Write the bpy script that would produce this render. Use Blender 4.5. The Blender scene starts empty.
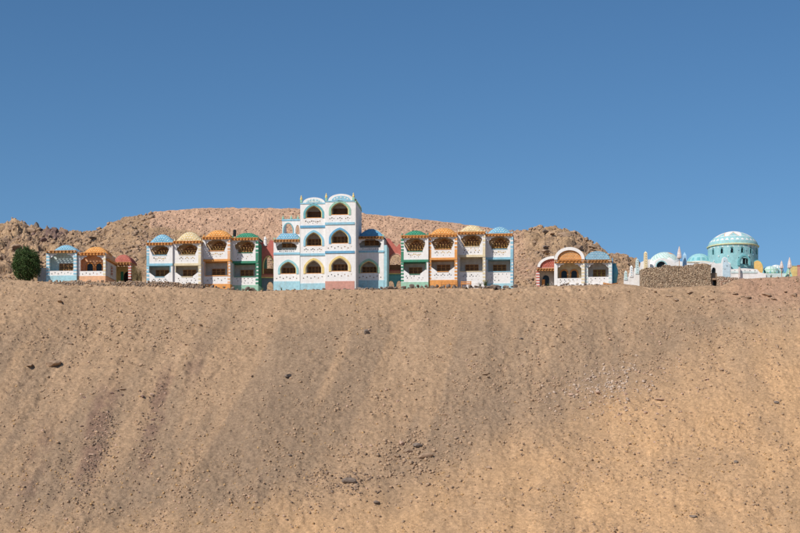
import bpy, math, random
import numpy as np
from mathutils import Vector, Matrix
from mathutils.geometry import tessellate_polygon
R = math.radians
rnd = random.Random(7)
S = bpy.context.scene
C = S.collection

# ------------------------------------------------------------ camera, sky, sun
CAMY, CAMZ, K = -220.0, -28.0, 0.13
cd = bpy.data.cameras.new('camera'); cam = bpy.data.objects.new('camera', cd); C.objects.link(cam)
cam.location = (0, CAMY, CAMZ); cam.rotation_euler = (R(90), 0, 0)
cd.sensor_width = 36; cd.lens = 36*220/(800*K); cd.shift_y = 233.5/800
cd.clip_start = 1; cd.clip_end = 9000
S.camera = cam
SUN_AZ, SUN_EL = R(42), R(43)
sdir = Vector((-math.sin(SUN_AZ)*math.cos(SUN_EL), -math.cos(SUN_AZ)*math.cos(SUN_EL), math.sin(SUN_EL)))
sl = bpy.data.lights.new('sun', 'SUN'); sun = bpy.data.objects.new('sun', sl); C.objects.link(sun)
sl.energy = 4.2; sl.angle = R(0.5); sl.color = (1.0, 0.93, 0.84)
sun.rotation_euler = (-sdir).to_track_quat('-Z', 'Y').to_euler(); sun.location = (-80, -90, 90)
w = bpy.data.worlds.new('World'); S.world = w; w.use_nodes = True
nt = w.node_tree; nt.nodes.clear()
sky = nt.nodes.new('ShaderNodeTexSky'); sky.sky_type = 'NISHITA'; sky.sun_disc = False
sky.sun_elevation = SUN_EL
sky.sun_rotation = math.atan2(sdir.x, sdir.y)
sky.altitude = 0; sky.air_density = 0.8; sky.dust_density = 0.0; sky.ozone_density = 5.0
bg = nt.nodes.new('ShaderNodeBackground'); bg.inputs['Strength'].default_value = 0.07
wo = nt.nodes.new('ShaderNodeOutputWorld')
hs_ = nt.nodes.new('ShaderNodeHueSaturation'); hs_.inputs['Saturation'].default_value = 1.12; hs_.inputs['Hue'].default_value = .4955; hs_.inputs['Value'].default_value = 1.18
nt.links.new(sky.outputs[0], hs_.inputs['Color']); nt.links.new(hs_.outputs[0], bg.inputs[0]); nt.links.new(bg.outputs[0], wo.inputs[0])
S.view_settings.view_transform = 'Standard'; S.view_settings.look = 'None'
S.view_settings.exposure = 0.12; S.view_settings.gamma = 1
S.render.engine = 'CYCLES'

def WX(px, D=220.0): return (px-400)*K*D/220
def WZ(py, D=220.0): return CAMZ+(500-py)*K*D/220

# ------------------------------------------------------------ noise (numpy)
def _h(ix, iy, seed):
    n = (ix.astype(np.int64)*374761393 + iy.astype(np.int64)*668265263 + seed*1442695041) & 0xffffffff
    n = ((n ^ (n >> 13))*1274126177) & 0xffffffff
    n = ((n ^ (n >> 16))*2246822519) & 0xffffffff
    return ((n ^ (n >> 15)) & 0xffffff)/float(0xffffff)
def vn(x, y, seed=0):
    ix = np.floor(x); iy = np.floor(y); fx = x-ix; fy = y-iy
    fx = fx*fx*fx*(fx*(fx*6-15)+10); fy = fy*fy*fy*(fy*(fy*6-15)+10)
    a = _h(ix, iy, seed); b = _h(ix+1, iy, seed); c = _h(ix, iy+1, seed); d = _h(ix+1, iy+1, seed)
    return (a*(1-fx)+b*fx)*(1-fy)+(c*(1-fx)+d*fx)*fy
def fbm(x, y, seed=0, oct=4, gain=.5):
    s = 0; a = 1; t = 0
    for i in range(oct):
        s = s+a*(vn(x*2**i+i*17.3, y*2**i-i*9.1, seed+i)-.5)*2; t += a; a *= gain
    return s/t
def worley(x, y, seed=0):
    """distance to nearest and second nearest cell point, the cell's random value, tilt across the cell"""
    ix = np.floor(x); iy = np.floor(y)
    f1 = np.full(x.shape, 9.); f2 = np.full(x.shape, 9.); v = np.zeros(x.shape); dx = np.zeros(x.shape); dy = np.zeros(x.shape)
    for i in (-1, 0, 1):
        for j in (-1, 0, 1):
            cx = ix+i; cy = iy+j
            ax = cx+_h(cx, cy, seed)-x; ay = cy+_h(cx, cy, seed+1)-y
            d = np.sqrt(ax*ax+ay*ay); m = d < f1
            f2 = np.where(m, f1, np.minimum(f2, d))
            v = np.where(m, _h(cx, cy, seed+2), v); dx = np.where(m, ax, dx); dy = np.where(m, ay, dy)
            f1 = np.where(m, d, f1)
    tilt = (v*7 % 1-.5)*dx+(v*13 % 1-.5)*dy
    return f1, f2, v, tilt
def sstep(a, b, x):
    t = np.clip((x-a)/(b-a), 0, 1); return t*t*(3-2*t)

# ------------------------------------------------------------ materials
def srgb(r, g, b):
    f = lambda c: (c/255/12.92 if c/255 <= .04045 else ((c/255+.055)/1.055)**2.4)
    return (f(r), f(g), f(b))
MC = {}
def mat(name, col, rough=.85, var=.12, scale=3.0, bump=.15, bscale=14.0, dirt=0.0, dirtcol=(.30, .22, .15)):
    if name in MC: return MC[name]
    m = bpy.data.materials.new(name); m.use_nodes = True; MC[name] = m
    n = m.node_tree.nodes; l = m.node_tree.links; b = n['Principled BSDF']
    b.inputs['Roughness'].default_value = rough
    b.inputs['Specular IOR Level'].default_value = .25
    tc = n.new('ShaderNodeTexCoord'); nz = n.new('ShaderNodeTexNoise'); nz.inputs['Scale'].default_value = scale
    nz.inputs['Detail'].default_value = 5; l.new(tc.outputs['Object'], nz.inputs['Vector'])
    mx = n.new('ShaderNodeMix'); mx.data_type = 'RGBA'
    mx.inputs['A'].default_value = tuple(c*(1-var) for c in col)+(1,)
    mx.inputs['B'].default_value = tuple(min(1, c*(1+var)) for c in col)+(1,)
    mr = n.new('ShaderNodeMapRange'); mr.inputs['From Min'].default_value = .3; mr.inputs['From Max'].default_value = .7
    l.new(nz.outputs['Fac'], mr.inputs['Value']); l.new(mr.outputs['Result'], mx.inputs['Factor'])
    out = mx.outputs['Result']
    if dirt > 0:
        n2 = n.new('ShaderNodeTexNoise'); n2.inputs['Scale'].default_value = 1.3; n2.inputs['Detail'].default_value = 8
        n2.inputs['Roughness'].default_value = .7
        mp = n.new('ShaderNodeMapping'); mp.inputs['Scale'].default_value = (1.6, 1.6, .5); l.new(tc.outputs['Object'], mp.inputs['Vector']); l.new(mp.outputs[0], n2.inputs['Vector'])
        r2 = n.new('ShaderNodeMapRange'); r2.inputs['From Min'].default_value = .46; r2.inputs['From Max'].default_value = .70
        r2.inputs['To Max'].default_value = dirt; l.new(n2.outputs['Fac'], r2.inputs['Value'])
        m2 = n.new('ShaderNodeMix'); m2.data_type = 'RGBA'; l.new(r2.outputs['Result'], m2.inputs['Factor'])
        l.new(out, m2.inputs['A']); m2.inputs['B'].default_value = dirtcol+(1,); out = m2.outputs['Result']
    l.new(out, b.inputs['Base Color'])
    nb = n.new('ShaderNodeTexNoise'); nb.inputs['Scale'].default_value = bscale; nb.inputs['Detail'].default_value = 4
    l.new(tc.outputs['Object'], nb.inputs['Vector'])
    bp = n.new('ShaderNodeBump'); bp.inputs['Strength'].default_value = bump; bp.inputs['Distance'].default_value = .05
    l.new(nb.outputs['Fac'], bp.inputs['Height']); l.new(bp.outputs['Normal'], b.inputs['Normal'])
    return m
WHITE = mat('white_plaster', (.80, .79, .775), dirt=.30, var=.06, dirtcol=(.55, .46, .36))
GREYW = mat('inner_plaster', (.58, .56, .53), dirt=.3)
BLUE = mat('light_blue_paint', (.27, .53, .66), dirt=.25)
DBLUE = mat('mid_blue_paint', (.13, .36, .55), dirt=.2)
BASEB = mat('pale_blue_paint', (.36, .60, .68), dirt=.25)
ORANGE = mat('orange_paint', (.72, .33, .10), dirt=.2)
PEACH = mat('peach_paint', (.74, .43, .25), dirt=.2)
CREAM = mat('cream_paint', (.72, .62, .42), dirt=.2)
YELLOW = mat('yellow_paint', (.74, .58, .24), dirt=.2)
GREEN = mat('green_paint', (.045, .24, .15), dirt=.2)
LGREEN = mat('pale_green_paint', (.32, .55, .42), dirt=.2)
RED = mat('terracotta_paint', (.52, .15, .12), dirt=.25)
PINK = mat('salmon_paint', (.58, .30, .24), dirt=.25)
TURQ = mat('turquoise_paint', (.28, .53, .56), dirt=.3, dirtcol=(.42, .56, .56))
DTURQ = mat('teal_paint', (.15, .42, .46), dirt=.2)
SKYW = mat('bluish_white_paint', (.58, .70, .70), dirt=.3)
WOOD = mat('varnished_wood', (.47, .235, .085), rough=.6, var=.3, scale=6)
DWOOD = mat('dark_wood', (.20, .095, .04), rough=.6, var=.3, scale=6)
OWOOD = mat('orange_wood', (.60, .27, .08), rough=.6, var=.25, scale=6)
GLASS_SHADE = mat('window_glass_and_shade', (.015, .014, .012), rough=.15, var=.1, bump=.02)  # window panes, and black sheets painting the shade inside doorways and openings
BLACK = mat('black_plastic', (.02, .02, .022), rough=.4)
CLOTHY = mat('yellow_cushion_cloth', (.62, .42, .14), var=.3)
CLOTHW = mat('white_cushion_cloth', (.70, .66, .58), var=.2)
CANV = mat('dusty_canvas', (.64, .55, .51), var=.2)
RTILE = {'BLUE': mat('blue_roof_tile', (.15, .37, .52), var=.2), 'CREAM': mat('straw_roof_tile', (.60, .47, .24), var=.2), 'ORANGE': mat('orange_roof_tile', (.60, .25, .065), var=.2),
         'GREEN': mat('green_roof_tile', (.03, .20, .12), var=.2), 'RED': mat('red_roof_tile', (.42, .11, .08), var=.2)}
HONEY = mat('honey_wood', (.60, .36, .12), rough=.6, var=.3)
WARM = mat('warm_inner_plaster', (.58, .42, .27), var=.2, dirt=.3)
TDOT = mat('tile_pale_glaze', (.62, .70, .70)); TDOTY = mat('tile_yellow_glaze', (.76, .60, .28)); TDOTG = mat('tile_green_glaze', (.16, .42, .28))

def ground_mat(name, attr=True, fine=1.0):
    m = bpy.data.materials.new(name); m.use_nodes = True
    n = m.node_tree.nodes; l = m.node_tree.links; b = n['Principled BSDF']
    b.inputs['Roughness'].default_value = .95; b.inputs['Specular IOR Level'].default_value = .1
    tc = n.new('ShaderNodeTexCoord')
    at = n.new('ShaderNodeAttribute'); at.attribute_name = 'col'
    n1 = n.new('ShaderNodeTexNoise'); n1.inputs['Scale'].default_value = 3.2*fine; n1.inputs['Detail'].default_value = 10
    n1.inputs['Roughness'].default_value = .75
    l.new(tc.outputs['Object'], n1.inputs['Vector'])
    mr = n.new('ShaderNodeMapRange'); mr.inputs['From Min'].default_value = .3; mr.inputs['From Max'].default_value = .7
    mr.inputs['To Min'].default_value = .74; mr.inputs['To Max'].default_value = 1.22
    l.new(n1.outputs['Fac'], mr.inputs['Value'])
    # pebbles: dark and light speckles
    v = n.new('ShaderNodeTexVoronoi'); v.inputs['Scale'].default_value = 4.5*fine; l.new(tc.outputs['Object'], v.inputs['Vector'])
    sp = n.new('ShaderNodeSeparateColor'); l.new(v.outputs['Color'], sp.inputs[0])
    r2 = n.new('ShaderNodeMapRange'); r2.inputs['From Min'].default_value = .0; r2.inputs['From Max'].default_value = 1
    r2.inputs['To Min'].default_value = .86; r2.inputs['To Max'].default_value = 1.13; l.new(sp.outputs[0], r2.inputs['Value'])
    mu = n.new('ShaderNodeMath'); mu.operation = 'MULTIPLY'; l.new(mr.outputs[0], mu.inputs[0]); l.new(r2.outputs[0], mu.inputs[1])
    vm = n.new('ShaderNodeVectorMath'); vm.operation = 'SCALE'
    l.new(at.outputs['Color'], vm.inputs[0]); l.new(mu.outputs[0], vm.inputs['Scale'])
    l.new(vm.outputs[0], b.inputs['Base Color'])
    nb = n.new('ShaderNodeTexNoise'); nb.inputs['Scale'].default_value = 7*fine; nb.inputs['Detail'].default_value = 8; nb.inputs['Roughness'].default_value = .7
    l.new(tc.outputs['Object'], nb.inputs['Vector'])
    bp = n.new('ShaderNodeBump'); bp.inputs['Strength'].default_value = .7; bp.inputs['Distance'].default_value = .22
    l.new(nb.outputs['Fac'], bp.inputs['Height']); l.new(bp.outputs['Normal'], b.inputs['Normal'])
    return m
GROUND = ground_mat('desert_ground')

def rock_mat(name, col):
    return mat(name, col, rough=.95, var=.3, scale=2.2, bump=.6, bscale=6)
RKBROWN = rock_mat('brown_rock', (.36, .25, .17))
RKDARK = rock_mat('dark_grey_rock', (.20, .158, .13))
RKPINK = rock_mat('pinkish_rock', (.47, .32, .235))
RKPURP = rock_mat('purple_rock', (.20, .13, .11))
RKGOLD = rock_mat('ochre_rock', (.47, .30, .15))

# ------------------------------------------------------------ mesh building
class MB:
    def __init__(s): s.v = []; s.f = []; s.m = []; s.mi = 0
    def add(s, vs, fs, mi=None):
        o = len(s.v); s.v += [tuple(p) for p in vs]
        for f in fs: s.f.append(tuple(o+i for i in f)); s.m.append(s.mi if mi is None else mi)
        return s
    def box(s, x0, x1, y0, y1, z0, z1, mi=None):
        return s.add([(x0,y0,z0),(x1,y0,z0),(x1,y1,z0),(x0,y1,z0),(x0,y0,z1),(x1,y0,z1),(x1,y1,z1),(x0,y1,z1)],
              [(0,3,2,1),(4,5,6,7),(0,1,5,4),(1,2,6,5),(2,3,7,6),(3,0,4,7)], mi)
    def plate(s, outer, holes, y0, y1, mi=None):
        """polygon with holes in the XZ plane, extruded from y0 to y1"""
        loops = [outer]+list(holes); pts = [p for lp in loops for p in lp]
        tris = tessellate_polygon([[Vector((p[0], p[1], 0)) for p in lp] for lp in loops])
        n = len(pts); fs = []
        for t in tris:
            a, b, c = t
            ar = (pts[b][0]-pts[a][0])*(pts[c][1]-pts[a][1])-(pts[b][1]-pts[a][1])*(pts[c][0]-pts[a][0])
            if ar < 0: a, b, c = a, c, b
            fs.append((a, b, c)); fs.append((n+a, n+c, n+b))
        o = 0
        for lp in loops:
            k = len(lp)
            ar = sum(lp[i][0]*lp[(i+1) % k][1]-lp[(i+1) % k][0]*lp[i][1] for i in range(k))
            flip = (ar < 0) != (lp is not outer)
            for i in range(k):
                j = (i+1) % k; q = (o+i, n+o+i, n+o+j, o+j) if not flip else (o+i, o+j, n+o+j, n+o+i)
                fs.append(q)
            o += k
        return s.add([(p[0], y0, p[1]) for p in pts]+[(p[0], y1, p[1]) for p in pts], fs, mi)
    def lathe(s, prof, cx=0, cy=0, n=32, a0=0, a1=2*math.pi, mi=None, sx=1, sy=1):
        full = abs(a1-a0-2*math.pi) < 1e-6; m = n if full else n+1
        vs = [(cx+r*sx*math.cos(a0+(a1-a0)*i/n), cy+r*sy*math.sin(a0+(a1-a0)*i/n), z) for r, z in prof for i in range(m)]
        fs = []; ms = []
        for k in range(len(prof)-1):
            for i in range(n):
                j = (i+1) % m if full else i+1
                fs.append((k*m+i, k*m+j, (k+1)*m+j, (k+1)*m+i))
        return s.add(vs, fs, mi)
    def build(s, name, mats, parent=None, smooth=False, link=True):
        me = bpy.data.meshes.new(name); me.from_pydata(s.v, [], s.f)
        for m in (mats if isinstance(mats, (list, tuple)) else [mats]): me.materials.append(m)
        if any(s.m): me.polygons.foreach_set('material_index', s.m)
        if smooth: me.polygons.foreach_set('use_smooth', [True]*len(s.f))
        me.update()
        o = bpy.data.objects.new(name, me); C.objects.link(o)
        if parent: o.parent = parent
        return o
def thing(name, label, cat, loc=(0,0,0), rotz=0, group=None):
    o = bpy.data.objects.new(name, None); C.objects.link(o); o.empty_display_size = .3
    o.location = loc; o.rotation_euler = (0, 0, rotz); o['label'] = label; o['category'] = cat
    if group: o['group'] = group
    return o
def tag(o, label=None, cat=None, group=None, kind=None):
    if label: o['label'] = label
    if cat: o['category'] = cat
    if group: o['group'] = group
    if kind: o['kind'] = kind
    return o
def gridmesh(name, X, Y, Z, col, material, smooth=True):
    ny, nx = X.shape
    me = bpy.data.meshes.new(name); co = np.stack([X, Y, Z], -1).reshape(-1, 3).astype(np.float32)
    me.vertices.add(nx*ny); me.vertices.foreach_set('co', co.ravel())
    i = np.arange((ny-1)*(nx-1)); r = i//(nx-1); c = i % (nx-1); a = r*nx+c
    q = np.stack([a, a+1, a+nx+1, a+nx], -1).astype(np.int32)
    me.loops.add(q.size); me.loops.foreach_set('vertex_index', q.ravel())
    me.polygons.add(len(q)); me.polygons.foreach_set('loop_start', np.arange(len(q), dtype=np.int32)*4)
    me.polygons.foreach_set('use_smooth', np.full(len(q), smooth))
    me.update(calc_edges=True)
    ca = me.color_attributes.new('col', 'FLOAT_COLOR', 'POINT')
    cc = np.ones((nx*ny, 4), np.float32); cc[:, :3] = col.reshape(-1, 3); ca.data.foreach_set('color', cc.ravel())
    me.materials.append(material)
    o = bpy.data.objects.new(name, me); C.objects.link(o); return o

# ------------------------------------------------------------ terrain
CREST = [(-300,272),(0,279),(45,282),(110,282),(145,282.5),(200,286),(235,290.5),(262,291.5),(300,290.5),(380,290),(420,288),
         (515,288),(545,286),(600,285),(622,284),(640,286.5),(655,288.8),(690,288.5),(706,286.8),(718,288),(735,280),(760,278),(800,276),(1100,272)]
cpx = np.array([c[0] for c in CREST], float); cpy = np.array([c[1] for c in CREST], float)
CRY = -3.2      # y of the terrace's edge
def crest_z(x):
    px = 400+x/(K*(220+CRY)/220)
    return WZ(np.interp(px, cpx, cpy), 220+CRY)
def crest_y(x): return CRY+.5*np.sin(x*.13)+.35*fbm(x*.4, x*0+3.3, 5, 3)
TAN = .66
def slope_h(X, Y, detail=True):
    cz = crest_z(X); d = crest_y(X)-Y
    cs = WZ(np.interp(400+X/(K*(220+CRY)/220), [-300, 0, 130, 300, 420, 560, 640, 720, 800, 1100], [272, 279, 283, 289.5, 289, 286, 285, 282, 277, 272]), 220+CRY)
    cz = cs+(cz-cs)*np.exp(-np.maximum(d-1.5, 0)/3.5)
    z = cz-TAN*np.maximum(0, np.sqrt(np.maximum(d, 0)**2+.8)-.9)
    z = np.where(d < 0, cz, z)
    on = sstep(0, 5, d)
    # big ribs and hollows that run down the slope, leaning to the left
    u = X-.20*Y
    z = z+on*(.75*fbm(u*.06, Y*.025+4, 11, 3)+.20*fbm(u*.22, Y*.05, 12, 3))
    z = z+on*.11*sstep(.1, .5, fbm(X*.05, Y*.05, 15, 2)+.3)*fbm(u*.9, Y*.12, 13, 3)*sstep(25, -10, X)
    # the foot: the slope runs out onto flat ground
    z = np.maximum(z, -36.0+.3*fbm(X*.1, Y*.1, 3, 2))
    if not detail: return z
    on2 = sstep(-.3, 1.5, d)*sstep(-36, -34.5, z)
    # outcropping ledges in the upper left and under the right edge
    px = 400+X/(K*(220+Y)/220); py = 500-(z-CAMZ)/(K*(220+Y)/220)
    lm = sstep(170, 60, px)*sstep(290, 320, py)*sstep(400, 350, py)+sstep(640, 700, px)*sstep(320, 300, py)*.8
    lm = lm*sstep(0, .4, fbm(X*.15, Y*.15, 44, 3)+.15)
    led = np.floor((z+.6*fbm(X*.12, Y*.12, 21, 3))/1.1)
    fr = (z+.6*fbm(X*.12, Y*.12, 21, 3))/1.1-led
    z = z+lm*.28*(sstep(.0, .18, fr)-fr)
    rough = .35+.65*sstep(-.2, .5, fbm(X*.09, Y*.12, 31, 3))
    f1, f2, v, t = worley(X*1.1, Y*.9, 50)
    z = z+on2*rough*.26*np.where(v > .82, (v-.6)*np.clip((f2-f1)*2.2, 0, 1), 0)
    f1, f2, v, t = worley(X*2.6, Y*2.1, 60)
    z = z+on2*rough*.24*np.where(v > .6, (v-.3)*np.clip((f2-f1)*3, 0, 1), 0)
    z = z+on2*(.10*fbm(X*.8, Y*.6, 71, 3)+.11*fbm(X*2.6, Y*2.2, 72, 3, .8)*(.5+rough))
    # clods and slumped patches
    pm = sstep(.05, .5, fbm(X*.16, Y*.20, 141, 4, .6)+.12)
    r2 = np.abs(fbm(X*.9+.5*fbm(X*.5, Y*.5, 143, 2), Y*.75, 142, 4, .62))
    z = z+on2*pm*.55*(.22-r2)
    f1, f2, v, t = worley(X*1.7+.4*fbm(X, Y, 151, 2), Y*1.3, 150)
    z = z+on2*pm*.24*np.where(v > .55, (v-.45)*np.clip((f2-f1)*3, 0, 1)+t*.5, 0)
    z = z+on2*.045*(_h(np.floor(X*6.6+.5), np.floor(Y*6.9+.5), 9)-.5)*(.4+rough)
    return z
def slope_color(X, Y, Z):
    D = 220+Y; px = 400+X/(K*D/220); py = 500-(Z-CAMZ)/(K*D/220)
    brown = np.array([.418, .280, .174]); grey = np.array([.300, .212, .143]); sand = np.array([.610, .378, .200])
    purple = np.array([.232, .146, .108]); pale = np.array([.50, .345, .222])
    wx = px+26*fbm(X*.06, Y*.06, 81, 4); wy = py+22*fbm(X*.07, Y*.06, 82, 4)
    col = np.broadcast_to(brown, X.shape+(3,)).copy()
    def mixc(c, m):
        nonlocal col
        m = np.clip(m, 0, 1)[..., None]; col = col*(1-m)+c*m
    u = X-.20*Y
    st = fbm(u*.35, Y*.045, 85, 4)
    mixc(grey, sstep(290, 345, wy)*sstep(-.15, .35, st+.15)*.72)
    # sand: the lower right, and along the bottom
    line = np.interp(wx, [0, 130, 300, 380, 470, 560, 640, 700, 800, 900], [545, 528, 506, 492, 462, 428, 396, 366, 335, 310])
    sm = sstep(-34, 30, wy-line+20*st)
    mixc(sand, sm*(.62+.35*fbm(X*.25, Y*.2, 87, 3)))
    mixc(grey, sstep(40, 0, np.abs(wy-line+34))*.5*sstep(-.2, .4, fbm(X*.2, Y*.2, 90, 3)))
    # dark chutes of purple scree, left
    for cx, y0, y1, wd, k in ((98, 370, 500, 16, .85), (152, 350, 490, 11, .8), (45, 410, 520, 16, .5), (178, 330, 400, 12, .5), (10, 470, 540, 14, .4)):
        c = cx-(py-430)*.25
        mixc(purple, k*sstep(wd, wd*.3, np.abs(px-c+5*fbm(X*.5, Y*.5, 91, 3)))*sstep(y0, y0+40, py)*sstep(y1, y1-40, py)*sstep(-.6, .2, fbm(X*.7, Y*.5, 92, 3)))
    # grey broad shadowless drag marks across the middle
    mixc(grey*.93, .65*sstep(60, 10, np.abs(wx-(300-(py-400)*.6)))*sstep(330, 400, py)*sstep(.5, -.1, sm)*sstep(-.4, .3, st))
    mixc(pale, sstep(.15, .6, fbm(u*.2, Y*.09, 95, 3))*.4*sstep(420, 300, py))
    mixc(pale*1.04, .5*sstep(298, 288, py)*sstep(-.3, .3, fbm(X*.4, Y, 97, 3)))
    mixc(np.array([.43, .24, .17]), .5*sstep(700, 760, px)*sstep(320, 290, py))
    col *= (1+.16*fbm(X*1.5, Y*1.2, 96, 4, .7)+.10*(_h(np.floor(X*6.6+.5), np.floor(Y*6.9+.5), 19)-.5)+.07*fbm(u*1.1, Y*.10, 98, 3))[..., None]
    return col
xs = np.arange(-68, 68.01, .15); ys = np.arange(-66, 3.0, .145)
X, Y = np.meshgrid(xs, ys)
Z = slope_h(X, Y)
hs = gridmesh('hillside', X, Y, Z, slope_color(X, Y, Z), GROUND); tag(hs, kind='structure')

# hills behind the houses
HB = [(-300,236),(-80,226),(0,223),(14,222.5),(30,225),(50,227),(70,229.5),(90,229),(103,227.5),(115,221),(130,217),(148,214.3),(151,211.6),(170,210.5),(200,208.3),(250,208),
      (300,209),(340,211.5),(400,217),(460,224),(512,231),(520,230),(532,228),(552,225.5),(566,227.5),(580,234),(592,242),(603,250),
      (612,251.5),(624,255),(636,259),(650,264),(680,272),(720,279),(900,281),(1200,283)]
hpx = np.array([h[0] for h in HB], float); hpy = np.array([h[1] for h in HB], float)
DH = 262.0
def hill_h(X, Y):
    px = 400+X/(K*(220+np.clip(Y, 6, DH-220))/220)
    zc = WZ(np.interp(px, hpx, hpy), DH); base = crest_z(X)-.1
    t = np.clip((Y-7.5)/(DH-220-7.5), 0, 1)
    top = np.maximum(zc-base, 0)
    plat = sstep(128, 190, px)*sstep(545, 500, px)
    platc = sstep(148.5, 151.5, px+1.5*fbm(Y*.2, X*.2, 3, 2))*sstep(530, 510, px)
    f = .15*t+.85*(.6*np.power(t, 1.25)+.4*sstep(0, 1, t))
    # bank: gentle foot, then a steep rubble face with a crisp top
    fp = .50*np.clip(t/.72, 0, 1)+.50*sstep(.72, 1.0, t)
    z = base+top*(f*(1-plat)+fp*plat)
    back = np.maximum(Y-(DH-220), 0)
    z = z-back*(.02*plat+.28*(1-plat))
    m = sstep(0, .12, t)
    crag = (1-plat)*sstep(0, .5, t+.35)*sstep(645, 600, px)+.25*(1-plat)
    leftr = sstep(150, 40, px); rightr = sstep(505, 540, px)
    cr = np.clip(.25+leftr*.9+rightr*.45*sstep(.25, .6, t), 0, 1.15)*(1-plat)
    X2 = X+1.2*fbm(X*.3, Y*.3, 201, 2); Y2 = Y+1.2*fbm(X*.3, Y*.3, 202, 2)
    f1, f2, v, tl = worley(X2*.24, Y2*.30, 210); g1 = (v-.35)*1.5*sstep(0, .3, f2-f1)+tl*2.2-.3*sstep(.12, 0, f2-f1)
    f1, f2, v2, tl2 = worley(X2*.62, Y2*.75, 220); g2 = (v2-.3)*.85*sstep(0, .25, f2-f1)+tl2*1.1-.15*sstep(.15, 0, f2-f1)
    f1, f2, v3, tl3 = worley(X2*1.5, Y2*1.7, 230); g3 = (v3-.45)*.36+tl3*.4-.15*sstep(.2, 0, f2-f1)
    g1 = g1-.75; g3 = g3*(1-.7*plat*sstep(.9, 1, t))
    z = z+m*cr*(g1*(1-.45*sstep(.8, 1, t))+g2*.9)+m*g3*(.45+.6*cr)*(1-.2*plat)
    z = z+m*(.16*fbm(X*1.2, Y*1.2, 240, 4, .7))
    z = z+plat*m*.22*(v2-.4)*sstep(.0, .3, f2-f1)*(1-.8*sstep(.9, 1, t))
    q = (z+.9*fbm(X*.12, Y*.12, 251, 3))/2.1; fr = q-np.floor(q)
    z = z+m*np.clip(cr, 0, 1)*.75*(sstep(0, .22, fr)-fr)*sstep(-.2, .2, fbm(X*.1, Y*.1, 252, 3))
    return z, t, platc, px, v, v2, v3, cr
xs = np.arange(-78, 78.01, .2); ys = np.concatenate([np.arange(2.6, 48, .14), np.arange(48, 95, .6)])
X, Y = np.meshgrid(xs, ys); Z, T, PL, PX, V1, V2, V3, CRG = hill_h(X, Y)
Z = np.where(Y < 6.5, crest_z(X)-.04, Z)
py = 500-(Z-CAMZ)/(K*(220+Y)/220)
brown = np.array([.375, .250, .155]); pinkc = np.array([.53, .345, .235]); gold = np.array([.46, .315, .185]); dark = np.array([.22, .155, .125])
def mx(c, d, m): m = np.clip(m, 0, 1)[..., None]; return c*(1-m)+d*m
col = np.broadcast_to(brown, X.shape+(3,)).copy()
col = mx(col, gold, .6*sstep(-.2, .5, fbm(X*.08, Y*.08, 301, 3)))
col = mx(col, np.array([.50, .34, .21]), CRG*.6*(V2 > .55))
col = mx(col, dark, CRG*.6*(V3 < .25)); col = mx(col, dark, CRG*.45*(V2 < .18))  # crack shade put into the colour: low-lying rock cells darker
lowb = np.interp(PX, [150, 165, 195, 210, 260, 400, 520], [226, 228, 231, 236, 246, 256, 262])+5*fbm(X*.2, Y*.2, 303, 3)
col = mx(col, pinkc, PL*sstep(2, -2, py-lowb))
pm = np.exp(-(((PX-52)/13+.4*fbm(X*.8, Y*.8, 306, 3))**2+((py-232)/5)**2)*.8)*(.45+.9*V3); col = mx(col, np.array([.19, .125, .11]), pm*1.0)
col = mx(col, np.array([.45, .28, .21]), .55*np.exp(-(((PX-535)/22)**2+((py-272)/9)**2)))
col *= (1+.28*(V3-.5)+.12*fbm(X*2, Y*2, 305, 3))[..., None]
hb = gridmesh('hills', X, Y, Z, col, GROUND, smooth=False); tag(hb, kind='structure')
# far ground to the horizon
xs = np.concatenate([[-6000, -3000, -1200, -500, -250, -140], np.arange(-100, 101, 5.), [140, 250, 500, 1200, 3000, 6000]])
ys = np.concatenate([[-6000, -3000, -1200, -500, -250], np.arange(-120, 100, 5.), [110, 140, 200, 300, 500, 1200, 3000, 6000]])
X, Y = np.meshgrid(xs, ys)
inside = np.maximum(np.maximum(np.abs(X)-66, 0), np.maximum(-64-Y, Y-92))
Z = np.where(inside <= 0, -41.0, -36.4+.0*X)
# flanks of the hill left and right, and the plateau behind
rise = sstep(-62, -4, Y)*sstep(1500, 300, np.abs(X))*sstep(1600, 200, Y)
edge = np.clip(inside/12, 0, 1)
Z = np.where(inside > 0, -36.4+rise*(34.0+5*fbm(X*.02, Y*.02, 7, 3))*sstep(0, .01, edge), -41.0)
col = np.broadcast_to(brown, X.shape+(3,)).copy()
gd = gridmesh('ground', X, Y, Z, col, GROUND); tag(gd, kind='structure')

# ------------------------------------------------------------ rocks
def rock_arrays(seed, sub=1, flat=.65):
    import bmesh
    bm = bmesh.new(); bmesh.ops.create_icosphere(bm, subdivisions=sub, radius=.5)
    r = random.Random(seed)
    ax = [Vector((r.gauss(0, 1), r.gauss(0, 1), r.gauss(0, 1))).normalized() for _ in range(7)]
    cut = [r.uniform(.20, .36) for _ in ax]
    sc = (r.uniform(.85, 1.25), r.uniform(.7, 1.0), r.uniform(.5, .85)*flat/.65)
    for v in bm.verts:
        p = v.co.copy()*(1+r.uniform(-.05, .05))
        for a, c in zip(ax, cut):
            d = p.dot(a)
            if d > c: p -= a*(d-c)
        v.co = Vector((p.x*sc[0], p.y*sc[1], p.z*sc[2]))
    V = np.array([v.co[:] for v in bm.verts]); F = np.array([[v.index for v in f.verts] for f in bm.faces]); bm.free()
    return V, F
LIB = [rock_arrays(s, 2) for s in range(6)]; LIBS = []
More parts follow.
